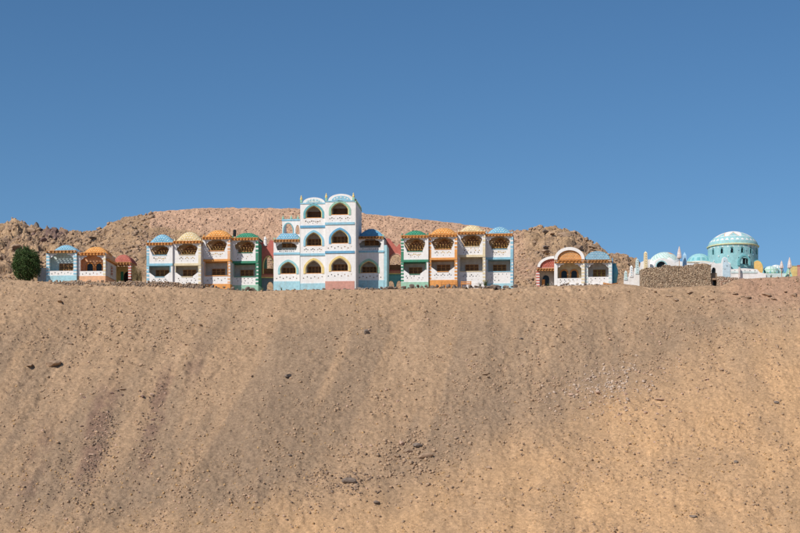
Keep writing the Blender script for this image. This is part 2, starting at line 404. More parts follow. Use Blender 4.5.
for s_ in range(6):
    r_ = random.Random(200+s_)
    Vv = np.array([(1, 0, 0), (0, 1, 0), (-1, 0, 0), (0, -1, 0), (0, 0, 1), (0, 0, -1)], float)*.5
    Vv = Vv+np.array([[r_.uniform(-.2, .2) for _ in range(3)] for _ in range(6)]); Vv[:, 2] *= .75
    LIBS.append((Vv, np.array([(0, 1, 4), (1, 2, 4), (2, 3, 4), (3, 0, 4), (1, 0, 5), (2, 1, 5), (3, 2, 5), (0, 3, 5)])))
def rock_mesh(k, m):
    key = ('rk', k, m.name)
    if key in MC: return MC[key]
    V, F = LIB[k]; me = bpy.data.meshes.new('rock'); me.from_pydata(V.tolist(), [], F.tolist()); me.materials.append(m); me.update()
    MC[key] = me; return me
def rock(x, y, z, size, m, label, cat='rock', group=None, name='rock', flat=1.0):
    k = rnd.randrange(6); o = bpy.data.objects.new(name, rock_mesh(k, m)); C.objects.link(o)
    o.location = (x, y, z); o.rotation_euler = (rnd.uniform(-.25, .25), rnd.uniform(-.25, .25), rnd.uniform(0, 6.28))
    o.scale = (size, size*rnd.uniform(.8, 1.1), size*flat)
    o['label'] = label; o['category'] = cat
    if group: o['group'] = group
    return o
def scatter(name, pts, sizes, m, label=None, parent=None):
    """thousands of loose stones as one mesh"""
    n = len(pts); vs = []; fs = []; off = 0
    rg = np.random.default_rng(len(name)+n)
    for k in range(6):
        V, F = LIBS[k]; idx = np.arange(k, n, 6)
        if len(idx) == 0: continue
        a = rg.uniform(0, 6.28, len(idx)); s = sizes[idx]
        x = V[None, :, 0]*np.cos(a)[:, None]-V[None, :, 1]*np.sin(a)[:, None]
        y = V[None, :, 0]*np.sin(a)[:, None]+V[None, :, 1]*np.cos(a)[:, None]
        z = np.broadcast_to(V[None, :, 2], x.shape)
        P = np.stack([x, y, z], -1)*s[:, None, None]+pts[idx][:, None, :]
        vs.append(P.reshape(-1, 3)); fs.append((F[None]+(off+np.arange(len(idx))*len(V))[:, None, None]).reshape(-1, 3)); off += len(idx)*len(V)
    vs = np.concatenate(vs).astype(np.float32); fs = np.concatenate(fs).astype(np.int32)
    me = bpy.data.meshes.new(name); me.vertices.add(len(vs)); me.vertices.foreach_set('co', vs.ravel())
    me.loops.add(fs.size); me.loops.foreach_set('vertex_index', fs.ravel())
    me.polygons.add(len(fs)); me.polygons.foreach_set('loop_start', np.arange(len(fs), dtype=np.int32)*3)
    me.update(calc_edges=True); me.materials.append(m)
    o = bpy.data.objects.new(name, me); C.objects.link(o); o['kind'] = 'stuff'
    if label: o['label'] = label; o['category'] = 'stones'
    if parent: o.parent = parent
    return o
def find_slope(px, py):
    """the world point of the slope seen at a pixel"""
    best = None
    y = np.linspace(-60, -3.3, 600); D = 220+y; x = WX(px, D)
    z = slope_h(x, y); q = 500-(z-CAMZ)/(K*D/220)
    i = int(np.argmin(np.abs(q-py))); return float(x[i]), float(y[i]), float(z[i])
rg = np.random.default_rng(3)
def slope_scatter(name, n, smin, smax, m, label, dens):
    x = rg.uniform(-66, 66, n*4); y = rg.uniform(-56, -3.6, n*4)
    z = slope_h(x, y); D = 220+y; px = 400+x/(K*D/220); py = 500-(z-CAMZ)/(K*D/220)
    k = rg.uniform(0, 1, n*4) < dens(px, py, x, y)*(.12+1.2*sstep(-.1, .45, fbm(x*.45, y*.4, n, 4, .65))); k[np.cumsum(k) > n] = False
    x, y, z = x[k], y[k], z[k]
    s = smin*(smax/smin)**(rg.uniform(0, 1, len(x))**2.6)
    return scatter(name, np.stack([x, y, z+s*.08], -1), s, m, label)
def d_line(px, py): return np.exp(-((py-np.interp(px, [0, 250, 380, 470, 600, 700, 800], [530, 470, 440, 400, 355, 330, 320]))/45)**2)
slope_scatter('loose_stones', 24000, .10, .46, rock_mat('slope_rock', (.40, .275, .18)), 'small brown stones strewn loosely over the whole slope',
    lambda px, py, x, y: .30+.7*d_line(px, py)*sstep(-.5, .3, fbm(x*.3, y*.3, 401, 3)))
slope_scatter('loose_stones', 8000, .10, .42, RKPINK, 'pale pinkish stones strewn in a diagonal band across the slope',
    lambda px, py, x, y: .12+.85*np.exp(-(((px-610)/55)**2+((py-385)/35)**2))+.5*d_line(px, py)*sstep(-.2, .5, fbm(x*.3, y*.3, 402, 3)))
slope_scatter('loose_stones', 9000, .09, .36, rock_mat('umber_rock', (.25, .175, .125)), 'dark purple scree lying in the chutes on the left of the slope',
    lambda px, py, x, y: .10+.9*(np.exp(-(((px-98+(py-430)*.25)/12)**2+((py-450)/50)**2))+np.exp(-(((px-150+(py-430)*.25)/10)**2+((py-430)/55)**2)))+.35*sstep(500, 640, px)*sstep(380, 460, py))
slope_scatter('loose_stones', 8000, .11, .42, RKGOLD, 'ochre stones lying on the orange sand low on the slope',
    lambda px, py, x, y: .05+.6*sstep(400, 480, py))
def patch_scatter(n, cx, cy, rx, ry, lean, smin, smax, m, label):
    xa, ya, _ = find_slope(cx, cy-ry*2.2 if cy-ry*2.2 > 292 else 292); xb, yb, _ = find_slope(cx, min(cy+ry*2.2, 560))
    y = rg.uniform(min(ya, yb), max(ya, yb), n*6); px = rg.uniform(cx-rx*2.4-abs(lean)*ry*2, cx+rx*2.4+abs(lean)*ry*2, n*6); x = WX(px, 220+y)
    z = slope_h(x, y); py = 500-(z-CAMZ)/(K*(220+y)/220)
    d = np.exp(-((px-cx+(py-cy)*lean)/rx)**2-((py-cy)/ry)**2)*(.2+1.1*sstep(-.2, .3, fbm(x*.6, y*.5, n, 3)))
    k = rg.uniform(0, 1, n*6) < d; x, y, z = x[k][:n], y[k][:n], z[k][:n]
    s = smin*(smax/smin)**(rg.uniform(0, 1, len(x))**2.0)
    scatter('scree_patch', np.stack([x, y, z+s*.08], -1), s, m, label)
UMB = rock_mat('umber_rock', (.25, .175, .125)); DUN = rock_mat('dun_rock', (.34, .235, .155))
patch_scatter(1500, 97, 448, 11, 45, .28, .12, .42, UMB, 'dark umber scree filling the left of the two chutes')
patch_scatter(1200, 152, 425, 8, 50, .25, .12, .40, UMB, 'dark umber scree filling the right of the two chutes')
patch_scatter(500, 97, 448, 10, 40, .28, .12, .34, RKPINK, 'pale pinkish bits mixed in the left chute')
patch_scatter(400, 60, 475, 8, 28, .3, .12, .36, UMB, 'small dark scree patch left of the left chute')
patch_scatter(1100, 412, 455, 34, 16, .6, .14, .62, rock_mat('slope_rock', (.40, .275, .18)), 'cluster of brown stones low in the middle of the slope')
patch_scatter(900, 345, 480, 50, 18, .3, .12, .45, UMB, 'darker stones spread left of the middle cluster')
patch_scatter(1300, 612, 388, 36, 17, .8, .12, .5, rock_mat('whitish_rock', (.50, .385, .30)), 'whitish stones in a patch on the right of the slope')
patch_scatter(700, 700, 470, 90, 40, .3, .10, .34, DUN, 'dark specks of stone on the orange sand at right')
patch_scatter(900, 130, 330, 90, 22, .0, .12, .5, rock_mat('slope_rock', (.40, .275, .18)), 'brown stones high on the left of the slope')
for i in range(16):
    px = [655, 668, 676, 690, 702, 722, 735, 748, 757, 766, 774, 786, 795, 712, 728, 742][i]; py = 292+(i*37 % 11)
    x, y, z = find_slope(px, py); s = rnd.uniform(.6, 1.3)
    rock(x, y, z+s*.03, s, RKBROWN, 'flat brown ledge stone in the bank just below the rubble walls at right', group='ledge stones below the rubble walls', flat=.45)
# rubble on the bank and hills behind
def hill_scatter(name, n, x0, x1, y0, y1, smin, smax, m, label):
    x = rg.uniform(x0, x1, n); y = rg.uniform(y0, y1, n); z = hill_h(x, y)[0]
    s = smin*(smax/smin)**(rg.uniform(0, 1, n)**2)
    return scatter(name, np.stack([x, y, z+s*.12], -1), s, m, label)
hill_scatter('bank_rubble', 7500, -39, 19, 26, 40.8, .12, .42, RKPINK, 'pinkish rubble covering the long flat-topped bank behind the houses')
hill_scatter('hill_rubble', 2600, -66, -38, 9, 42, .2, .9, RKBROWN, 'brown broken rock lying on the hill behind the left houses')
hill_scatter('hill_rubble', 1800, 14, 40, 9, 42, .2, .8, RKBROWN, 'brown broken rock lying on the hill behind the right cottages')

# larger single stones on the slope, with the words that place them
BIG = [(55,365,2.0,RKBROWN,'flat grey-brown rock slab lying on the slope below the left cottages',.55),
 (30,366,1.3,RKBROWN,'low pale rock beside the flat slab on the upper left slope',.5),
 (288,376,1.3,RKDARK,'single dark boulder alone on the slope below the central tower',.8),
 (366,333,1.1,RKDARK,'dark boulder high on the slope right below the tower wing',.9),
 (336,339,.8,RKBROWN,'brown boulder high on the slope below the tower',.8),
 (521,339,.8,RKDARK,'dark stone high on the slope below the gap right of the right block',.8),
 (474,355,.8,RKBROWN,'brown stone on the upper slope below the cream unit of the right block',.8),
 (417,446,1.3,RKDARK,'large dark stone in the middle of the stone patch low on the slope',.7),
 (425,457,1.5,RKBROWN,'longest brown stone at the lower end of the stone patch',.6),
 (408,452,1.0,RKBROWN,'squat brown stone at the left of the stone patch',.8),
 (401,444,.9,RKPINK,'pale stone at the upper left edge of the stone patch',.8),
 (349,482,1.3,RKDARK,'dark split stone low on the slope under the tower',.8),
 (356,486,.9,RKBROWN,'brown stone touching the dark split stone low on the slope',.8),
 (376,503,.9,RKDARK,'dark stone near the bottom of the slope centre',.7),
 (456,438,.8,RKBROWN,'brown stone right of the stone patch',.7),
 (398,402,.8,RKPINK,'pale pinkish stone alone above the stone patch',.7),
 (660,400,1.0,RKPINK,'pale stone among the whitish stones on the right slope',.7),
 (598,393,.9,RKPINK,'pale stone left of the whitish stones on the right slope',.6),
 (617,383,.9,RKPINK,'upper pale stone of the whitish patch on the right slope',.6),
 (571,395,1.0,RKPINK,'long pale stone at the left end of the whitish patch',.5),
 (706,380,.8,RKPINK,'pale stone on the slope below the stone wall doorway',.6),
 (736,462,.8,RKDARK,'dark stone on the orange sand low at the right',.9),
 (693,517,.9,RKDARK,'dark stone at the bottom of the orange sand',.9),
 (721,370,.7,RKBROWN,'brown stone on the slope under the domed hall',.7),
 (777,403,.9,RKDARK,'dark stone on the right edge of the slope',.6),
 (92,455,.7,RKPINK,'pale stone in the left dark scree chute',.8),
 (152,395,.8,RKPINK,'pale stone at the top of the second scree chute',.8),
 (123,390,.8,RKBROWN,'brown stone between the two scree chutes',.8),
 (200,325,.7,RKBROWN,'brown stone just below the left block terrace',.7),
 (60,302,1.2,RKBROWN,'long low outcrop stone just below the blue cottage',.45),
 (70,344,.9,RKBROWN,'brown outcrop stone below the orange cottage',.5),
 (252,376,.6,RKBROWN,'small brown stone left of the lone dark boulder',.8),
 (485,375,.7,RKBROWN,'brown stone midway down the slope below the blue unit',.7),
 (446,415,.8,RKBROWN,'brown stone above and right of the stone patch',.7),
 (220,505,.7,RKBROWN,'brown stone low on the slope at the left of centre',.8),
 (290,455,.7,RKDARK,'dark stone low on the slope below the lone dark boulder',.8)]
for px, py, s, m, lb, fl in BIG:
    x, y, z = find_slope(px, py); rock(x, y, z+s*.05, s, m, lb, 'boulder' if s >= 1 else 'rock', name='boulder' if s >= 1 else 'rock', flat=fl)
# a mid-size population that cannot be told apart
for zi, (n, fx, fy, m, lb) in enumerate([
    (22, (360, 470), (425, 480), RKBROWN, 'small brown stone in the stone patch low in the middle of the slope'),
    (16, (575, 665), (365, 420), RKPINK, 'pale stone in the whitish patch on the right of the slope'),
    (16, (75, 175), (380, 490), RKPURP, 'dark reddish stone in the scree chutes on the left of the slope'),
    (16, (470, 790), (300, 360), RKBROWN, 'brown stone scattered on the upper right of the slope'),
    (16, (10, 330), (300, 370), RKBROWN, 'brown stone scattered on the upper left of the slope')]):
    for i in range(n):
        px = rnd.gauss((fx[0]+fx[1])/2, (fx[1]-fx[0])/4); py = rnd.gauss((fy[0]+fy[1])/2, (fy[1]-fy[0])/4)
        if zi >= 3: px = rnd.uniform(*fx); py = rnd.uniform(*fy)
        x, y, z = find_slope(px, py); s = rnd.uniform(.28, .68)
        rock(x, y, z+s*.05, s, m, lb, group='stones of slope patch '+['low middle', 'right', 'left chutes', 'upper right', 'upper left'][zi], flat=rnd.uniform(.6, .9))
# rows of rocks along the terrace's edge
ROWS = [(50, 108, 20, (.3, .6), RKBROWN, 'brown stone in the low rubble row below the left cottages'),
        (108, 200, 30, (.3, .6), RKBROWN, 'brown stone in the rubble row between left cottages and left block'),
        (203, 262, 16, (.35, .8), RKDARK, 'dark rock at the foot of the left block orange and green units'),
        (266, 352, 28, (.25, .55), RKDARK, 'small dark rock in the row below the tower'),
        (355, 400, 16, (.4, .9), RKDARK, 'large dark rock heaped at the foot of the tower right wing'),
        (401, 458, 20, (.35, .8), RKDARK, 'dark rock below the green and orange units of the right block'),
        (459, 516, 24, (.35, .8), RKDARK, 'dark rock below the cream and blue units of the right block'),
        (517, 560, 10, (.2, .4), RKBROWN, 'brown stone on the terrace edge left of the right cottages'),
        (560, 600, 18, (.25, .5), RKDARK, 'dark grey stone heaped against the parapet of the right cottages')]
for a, b, n, (s0, s1), m, lb in ROWS:
    for i in range(n):
        px = a+(b-a)*(i+rnd.uniform(.1, .9))/n; yy = rnd.uniform(-3.6, -2.3) if a > 202 else rnd.uniform(-3.3, -2.6); s = rnd.uniform(s0, s1)*1.12
        x = WX(px, 220+yy); z = float(slope_h(np.array([x]), np.array([yy]))[0])
        up = rnd.choice([0, .05, .15]) if s0 >= .35 or a == 560 else 0
        rock(x, yy, z+s*.12+up, s, m, lb, group='rocks along terrace edge: '+lb[-34:].strip(), flat=1)
# crags on the skyline
def on_hill(px, y):
    x = WX(px, 220+y); return x, y, float(hill_h(np.array([x]), np.array([y]))[0][0])
for px, y, s, m, lb, fl in [(36, 41, 1.5, RKDARK, 'black weathered block standing on the left skyline', 1.6), (30, 40, 2.0, RKBROWN, 'grey-brown boulder leaning against the black block on the left skyline', .7),
    (46, 39, 1.3, RKPURP, 'purple crag left part of the dark outcrop behind the blue cottage', .8), (54, 40, 1.4, RKPURP, 'purple crag highest of the dark outcrop behind the blue cottage', 1.0),
    (61, 40, 1.2, RKPURP, 'purple crag right part of the dark outcrop', .8), (93, 36, 1.5, RKDARK, 'dark overhanging rock on the hill behind the orange cottage', .4),
    (549, 40, 1.6, RKGOLD, 'ochre rock crowning the right hill', .7),
    (564, 36, 3.4, RKBROWN, 'brown ledge rock below the top of the right hill', .5), (578, 35, 3.0, RKBROWN, 'brown rock on the falling right shoulder of the right hill', .6),
    (546, 30, 2.4, RKBROWN, 'brown rock halfway up the right hill', .6),
    (592, 38, 2.0, RKBROWN, 'brown rock low on the right hill above the blue cottage', .6), (16, 30, 1.7, RKBROWN, 'brown crag above the round green tree', .7),
    (78, 37, 1.9, RKBROWN, 'brown rock in the dip of the skyline behind the cottages', .5)]:
    x, y, z = on_hill(px, y); rock(x, y, z+s*.1, s, m, lb, 'boulder', name='boulder', flat=fl)
for i in range(22):
    px, y = rnd.gauss(52, 7), rnd.uniform(33, 40.5); x, y, z = on_hill(px, y); s = rnd.uniform(.5, 1.15)
    rock(x, y, z+s*.15, s, RKPURP, 'dark purple rock in the outcrop on the skyline behind the blue cottage', group='rocks of the purple outcrop', flat=rnd.uniform(.7, 1.2))
for i in range(18):
    px, y = rnd.uniform(518, 600), rnd.uniform(24, 39); x, y, z = on_hill(px, y); s = rnd.uniform(.6, 1.5)
    rock(x, y, z+s*.1, s, rnd.choice([RKBROWN, RKDARK, RKGOLD]), 'weathered rock on the hill behind the right cottages', group='rocks of the right hill', flat=rnd.uniform(.4, .8))
# ============================================================ buildings
YAW = R(-5.0)
def arc(cx, z0, w, h, n=16, pw=2.0, a0=0.0, a1=1.0):
    """points of an arch from right to left: half width w, rise h"""
    o = []
    for i in range(n+1):
        t = -1+2*(a0+(a1-a0)*i/n); a = math.pi/2*(1-t)
        o.append((cx-w*math.cos(math.pi/2*(1+t)) if False else cx+w*math.cos(math.pi*(i/n)), z0+h*(max(0, math.sin(math.pi*(i/n))))**(2/pw)))
    return o
def archhole(cx, z0, w, hs, h, n=14, pw=2.0):
    """opening: straight jambs to hs, then an arch of rise h"""
    return [(cx-w, z0), (cx+w, z0)]+arc(cx, z0+hs, w, h, n, pw)
def ogee(cx, z0, w, hs, h, n=14):
    p = [(cx-w, z0), (cx+w, z0)]
    for i in range(n+1):
        t = i/n; a = math.pi*t; x = math.cos(a)
        z = (1-abs(x)**2.0)**.5*(.72)+.28*(1-abs(x)**1.15)
        p.append((cx+w*x, z0+hs+h*z))
    return p
def ring(cx, z0, w, hs, h, th, n=14, fn=ogee, jamb=True):
    """band that follows an arch; returned as a closed outline"""
    inn = fn(cx, z0, w, hs, h, n); out = fn(cx, z0, w+th, hs, h+th, n)
    if not jamb: inn = inn[2:]; out = out[2:]; return out+inn[::-1]
    return [out[1]]+out[2:]+[out[0]]+[inn[0]]+inn[2:][::-1]+[inn[1]]
def motif(cx, z, s, kind):
    if kind == 'tri': return [(cx-s, z-s*.8), (cx+s, z-s*.8), (cx, z+s)]
    if kind == 'inv': return [(cx-s, z+s*.8), (cx, z-s), (cx+s, z+s*.8)]
    if kind == 'dia': return [(cx-s*.8, z), (cx, z-s), (cx+s*.8, z), (cx, z+s)]
    return [(cx+s*math.cos(i*math.pi/3), z+s*math.sin(i*math.pi/3)) for i in range(6)]
def pierce(x0, x1, z0, z1, style):
    """the little openings of a parapet"""
    hs = []; w = x1-x0; zc = (z0+z1)/2; h = z1-z0
    if style == 'row':
        n = max(4, int(w/.42))
        for i in range(n):
            hs.append(motif(x0+w*(i+.5)/n, zc+.10*h*(1 if i % 2 else -1), .105, 'inv' if i % 2 else 'tri'))
    elif style == 'swag':
        n = 8
        for i in range(n):
            t = (i+.5)/n; hs.append(motif(x0+w*(.14+.72*t), zc+.24*h-.22*h*abs(math.sin(t*math.pi*2)), .10, 'tri' if i % 3 else 'hex'))
        for t in (.3, .5, .7): hs.append(motif(x0+w*t, z0+.24*h, .06, 'hex'))
    elif style == 'groups':
        for c in (.2, .5, .8):
            for k in (-1, 0, 1): hs.append(motif(x0+w*(c+k*.075), zc+.18*h-(.12*h if k else 0), .095, 'tri' if k else 'hex'))
            hs.append(motif(x0+w*(c+.02), z0+.2*h, .055, 'hex'))
    elif style == 'field':
        for r_ in range(3):
            n = int(w/.5)
            for i in range(n):
                if rnd.random() < .78: hs.append(motif(x0+w*(i+.5+.25*(r_ % 2))/(n+.3), z0+h*(.2+.29*r_), .085, rnd.choice(['tri', 'dia', 'hex'])))
    return hs
def window(t, cx, z0, w, h, y, frame=WOOD, pane=DWOOD, mull=2, bars=2, arched=False, depth=.12):
    """frame as a part, shutters or panes as its sub-part"""
    o = MB(); holes = []
    cw = w/mull
    for i in range(mull): holes.append([(cx-w/2+cw*i+.06, z0+.06), (cx-w/2+cw*(i+1)-.06, z0+.06), (cx-w/2+cw*(i+1)-.06, z0+h-.06), (cx-w/2+cw*i+.06, z0+h-.06)])
    o.plate([(cx-w/2, z0), (cx+w/2, z0), (cx+w/2, z0+h), (cx-w/2, z0+h)], holes, y-depth, y)
    for k in range(1, bars+1): o.box(cx-w/2+.06, cx+w/2-.06, y-depth+.03, y-depth+.07, z0+h*k/(bars+1)-.025, z0+h*k/(bars+1)+.025)
    f = o.build('window_frame', frame, t)
    p = MB(); p.box(cx-w/2+.04, cx+w/2-.04, y-.03, y-.012, z0+.04, z0+h-.04)
    p.build('window_pane', pane, f)
    return f
def quoins(t, x0, x1, z0, z1, y0, y1, m, n=None, name='quoin_band'):
    n = n or max(3, int((z1-z0)/.42)); o = MB(); h = (z1-z0)/n
    for i in range(n):
        e = .05 if i % 2 else 0
        o.box(x0-.012, x1+.012, y0-.025, y1, z0+h*(i+.22), z0+h*(i+.78))
    q = o.build(name, m, t); q['kind'] = 'stuff'; return q
def pergola(t, x0, x1, z, y0, y1, m=OWOOD, n=9, fascia=True):
    for i in range(n):
        x = x0+.08+(x1-x0-.16)*i/(n-1)
        MB().box(x-.055, x+.055, y0-.28, y1, z, z+.15).build('rafter', m, t)
    b = MB(); b.box(x0, x1, y0, y0+.09, z-.13, z-.004); b.build('beam', m, t)
    s = MB(); k = 6
    for i in range(k):
        y = y0-.1+(y1-y0-.1)*i/k
        s.box(x0, x1, y, y+.10, z+.154, z+.20)
    o = s.build('lath', m, t); o['kind'] = 'stuff'
def tiled_roof(t, x0, x1, z0, h, y0, yb, m, md, shape='arc', dep=.7, dots=True, rim=None):
    """bulging tiled front that leans back, closed by a low vault behind"""
    n = 22; k = 7; o = MB(); W = x1-x0
    def top(u):
        a = abs(2*u-1)
        if shape == 'arc': return 1-a**2.0
        if shape == 'hip': return min(1, (1-a)*2.3)**.75
        return (1-a**2.5)**.95
    def P(u, v, off=0):
        e = .06+.94*top(u)
        z = z0+h*e*math.sin(v*math.pi/2); y = y0+dep*(1-math.cos(v*math.pi/2))-off
        return (x0+W*u, y, z+off*.4)
    vs = [P(i/n, j/k) for j in range(k+1) for i in range(n+1)]
    fs = [(j*(n+1)+i, j*(n+1)+i+1, (j+1)*(n+1)+i+1, (j+1)*(n+1)+i) for j in range(k) for i in range(n)]
    o.add(vs, fs)
    # vault behind
    a = [P(i/n, 1) for i in range(n+1)]; b = [(p[0], yb, p[2]) for p in a]; g = [(p[0], yb, z0) for p in a]
    m0 = len(a); o.add(a+b+g, [(i, i+1, m0+i+1, m0+i) for i in range(n)]+[(m0+i, m0+i+1, 2*m0+i+1, 2*m0+i) for i in range(n)])
    for u in (0, 1):
        e = [P(u, j/k) for j in range(k+1)]; o.add(e+[(e[-1][0], yb, e[-1][2]), (e[0][0], yb, z0)], [tuple(range(len(e)+2))])
    rf = o.build('roof', m, t, smooth=False)
    if dots:
        d = MB(); rows = 5; cols = 11
        for r_ in range(rows):
            for c in range(cols+(r_ % 2)):
                u = (c+.5-(.5 if r_ % 2 else 0)+.0)/cols; v = .10+.80*r_/(rows-.3)
                if u < .04 or u > .96 or top(u) < .35: continue
                du = .024; dv = .058
                q = [P(u-du, v, .012), P(u-du*.2, v-dv*.7, .02), P(u+du, v, .012), P(u+du*.2, v+dv, .02)]
                d.add(q, [(0, 1, 2, 3)])
        dd = d.build('tile', md, rf); dd['kind'] = 'stuff'
    if rim:
        e = MB(); 
        for i in range(n):
            p, q = P(i/n, 1), P((i+1)/n, 1)
            e.add([(p[0], p[1]-.05, p[2]+.002), (q[0], q[1]-.05, q[2]+.002), (q[0], q[1]-.05, q[2]+.07), (p[0], p[1]-.05, p[2]+.07),
                   (p[0], p[1]+.2, p[2]+.002), (q[0], q[1]+.2, q[2]+.002), (q[0], q[1]+.2, q[2]+.07), (p[0], p[1]+.2, p[2]+.07)],
                  [(0, 1, 2, 3), (3, 2, 6, 7), (5, 4, 7, 6)])
        e.build('roof_edge', rim, t)
    return rf
def festoon(t, x0, x1, z, y, m):
    """swagged plaster brackets under the beam"""
    w = x1-x0
    for s in (0, 1):
        a = x0 if s == 0 else x1; d = 1 if s == 0 else -1
        MB().plate([(a, z), (a+d*w*.30, z), (a+d*w*.26, z-.14), (a+d*w*.15, z-.20), (a+d*w*.09, z-.42), (a, z-.62)][::d], [], y, y+.12).build('bracket', m, t)
def villa_unit(t, W, c, base_h=.65, H=7.3, wood=OWOOD, shape='arc', styles=('groups', 'swag'), quo=(0, 1), gusset=True, roofm=None, dotm=None,
               lowwin=(.5, 1.5, 1.1), upper_trim=None, depth=7.0, zroof=6.35, side=None, zl0=1.6):
    """two-storey balcony unit. c = (trim, quoin, base) materials. Front at y=0, base at z=0"""
    trim, quo_m, base = c
    pw = .34
    zl1 = 3.02; zb = 3.02; zt = 3.32; zp = 4.45; zr = zroof
    # front wall of the lower storey: opening with cut lower corners; parapet pierced
    g = .75 if gusset else .05
    lo = [(pw+g, zl0), (W-pw-g, zl0), (W-pw, zl0+g*.75), (W-pw, zl1), (pw, zl1), (pw, zl0+g*.75)] if gusset else [(pw, zl0), (W-pw, zl0), (W-pw, zl1), (pw, zl1)]
    up_side = .42
    uo = [(pw+up_side, zp), (W-pw-up_side, zp), (W-pw-.10, zp+.75), (W-pw, zr-.14), (pw, zr-.14), (pw+.10, zp+.75)]
    hl = pierce(pw+.1, W-pw-.1, base_h+.12, zl0-.08, styles[0])
    hu = pierce(pw+.2, W-pw-.2, zt+.15, zp-.10, styles[1])
    MB().plate([(0, base_h), (W, base_h), (W, zb), (0, zb)], [lo]+hl, 0, .16).build('lower_front_wall', WHITE, t)
    MB().plate([(0, zt), (W, zt), (W, zr-.01), (0, zr-.01)], [uo]+hu, 0, .16).build('upper_front_wall', WHITE, t)
    MB().box(0, W, -.07, 1.6, zb+.002, zt-.002).build('floor_band', trim, t)
    MB().box(-.01, W+.01, -.05, depth, -1.3, base_h-.002).build('plinth', base, t)
    s = MB()
    for a, b in ((.0, .16), (W-.16, W)): s.box(a, b, .165, depth, base_h, zb); s.box(a, b, .165, depth, zt, zr-.4)
    s.box(.165, W-.165, depth-.2, depth, base_h, zr-.4)
    s.box(.165, W-.165, 1.65, 1.85, base_h, zb)
    s.box(.165, W-.165, .2, 1.64, base_h, base_h+.05)
    s.box(.0, W, 1.25, depth, zr-.10, zr+.02); s.box(.165, W-.165, 1.61, depth-.21, zb, zt)
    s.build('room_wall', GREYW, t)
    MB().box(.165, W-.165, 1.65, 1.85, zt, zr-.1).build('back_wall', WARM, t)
    MB().box(pw+(g if gusset else 0), W-pw-(g if gusset else 0), -.05, -.003, zl0-.10, zl0-.01).build('parapet_cap', trim, t)
    MB().box(pw+up_side, W-pw-up_side, -.05, -.003, zp-.09, zp-.01).build('parapet_cap', trim, t)
    for a_, b_ in ((pw-.085, pw-.005), (W-pw+.005, W-pw+.085)): MB().box(a_, b_, -.045, -.026, zl0+(g*.75 if gusset else 0), zb-.002).build('jamb_trim', trim, t)
    cx, ww, wh = lowwin
    window(t, W*cx, zl0-.05, ww*1.15, 1.12, 1.64, WOOD if wood is not DWOOD else DWOOD, DWOOD, mull=3, bars=2)
    # upper window, arched, dark, with a bright cushion bench below
    uw = W*.29; za = zp-.15; hh = zr-zp-.55
    f = MB().plate(ring(W*.53, za, uw, .45, hh, .10, 12), [], 1.52, 1.64).build('arch_frame', WOOD, t)
    MB().plate(ogee(W*.53, za, uw, .45, hh, 12), [], 1.60, 1.635).build('arch_pane', DWOOD, f)
    l = MB()
    for k_ in range(6): l.box(W*.53-uw+uw*2*(k_+.5)/6-.06, W*.53-uw+uw*2*(k_+.5)/6+.06, 1.50, 1.595, za, za+hh*.5+.42)
    l.box(W*.53-uw, W*.53+uw, 1.49, 1.59, za+.46, za+.58); l.box(W*.53-uw, W*.53+uw, 1.49, 1.59, za+.22, za+.28); l.build('lattice', HONEY, f)
    c_ = MB(); c_.box(W*.53-uw*1.15, W*.53+uw*1.15, .95, 1.40, zp-.55, zp-.03); c_.build('bench_cushion', CLOTHY, t)
    for q_ in (pw+.22, W-pw-.22):
        MB().lathe([(.0, zp-.6), (.16, zp-.5), (.24, zp-.1), (.20, zp+.25), (.10, zp+.42), (.14, zp+.5), (0, zp+.5)], q_, .75, 10).build('plaster_urn', WHITE, t)
    pergola(t, .02, W-.02, zr-.02, -.12, 1.22, wood, n=9)
    festoon(t, pw+.02, W-pw-.02, zr-.16, .17, WHITE)
    if quo_m:
        for q in quo:
            a = 0 if q == 0 else W-pw
            quoins(t, a, a+pw, base_h, zb, 0, .1, quo_m)
            MB().box(a, a+pw, -.022, -.003, zt+.02, zp-.05).build('corner_panel', upper_trim or quo_m, t)
            quoins(t, a, a+pw, zp-.05, zr-.2, 0, .1, quo_m)
    tiled_roof(t, -.03, W+.03, zr+.14, H-zr-.14, 1.0, depth, roofm or trim, dotm or WHITE, shape, rim=None)
    # corner pinnacles
    for a in (.12, W-.12):
        MB().lathe([(.10, zr+.12), (.11, zr+.3), (.05, zr+.42), (.06, zr+.5), (.0, zr+.62)], a, .35, 6).build('pinnacle', trim, t)
    if side: MB().box(W-.155, W+.006, .17, depth, base_h+.01, zr-.42).build('side_wall', side, t)
def place(px, basepy, D=220.0): return (WX(px, D), D-220, WZ(basepy, D))

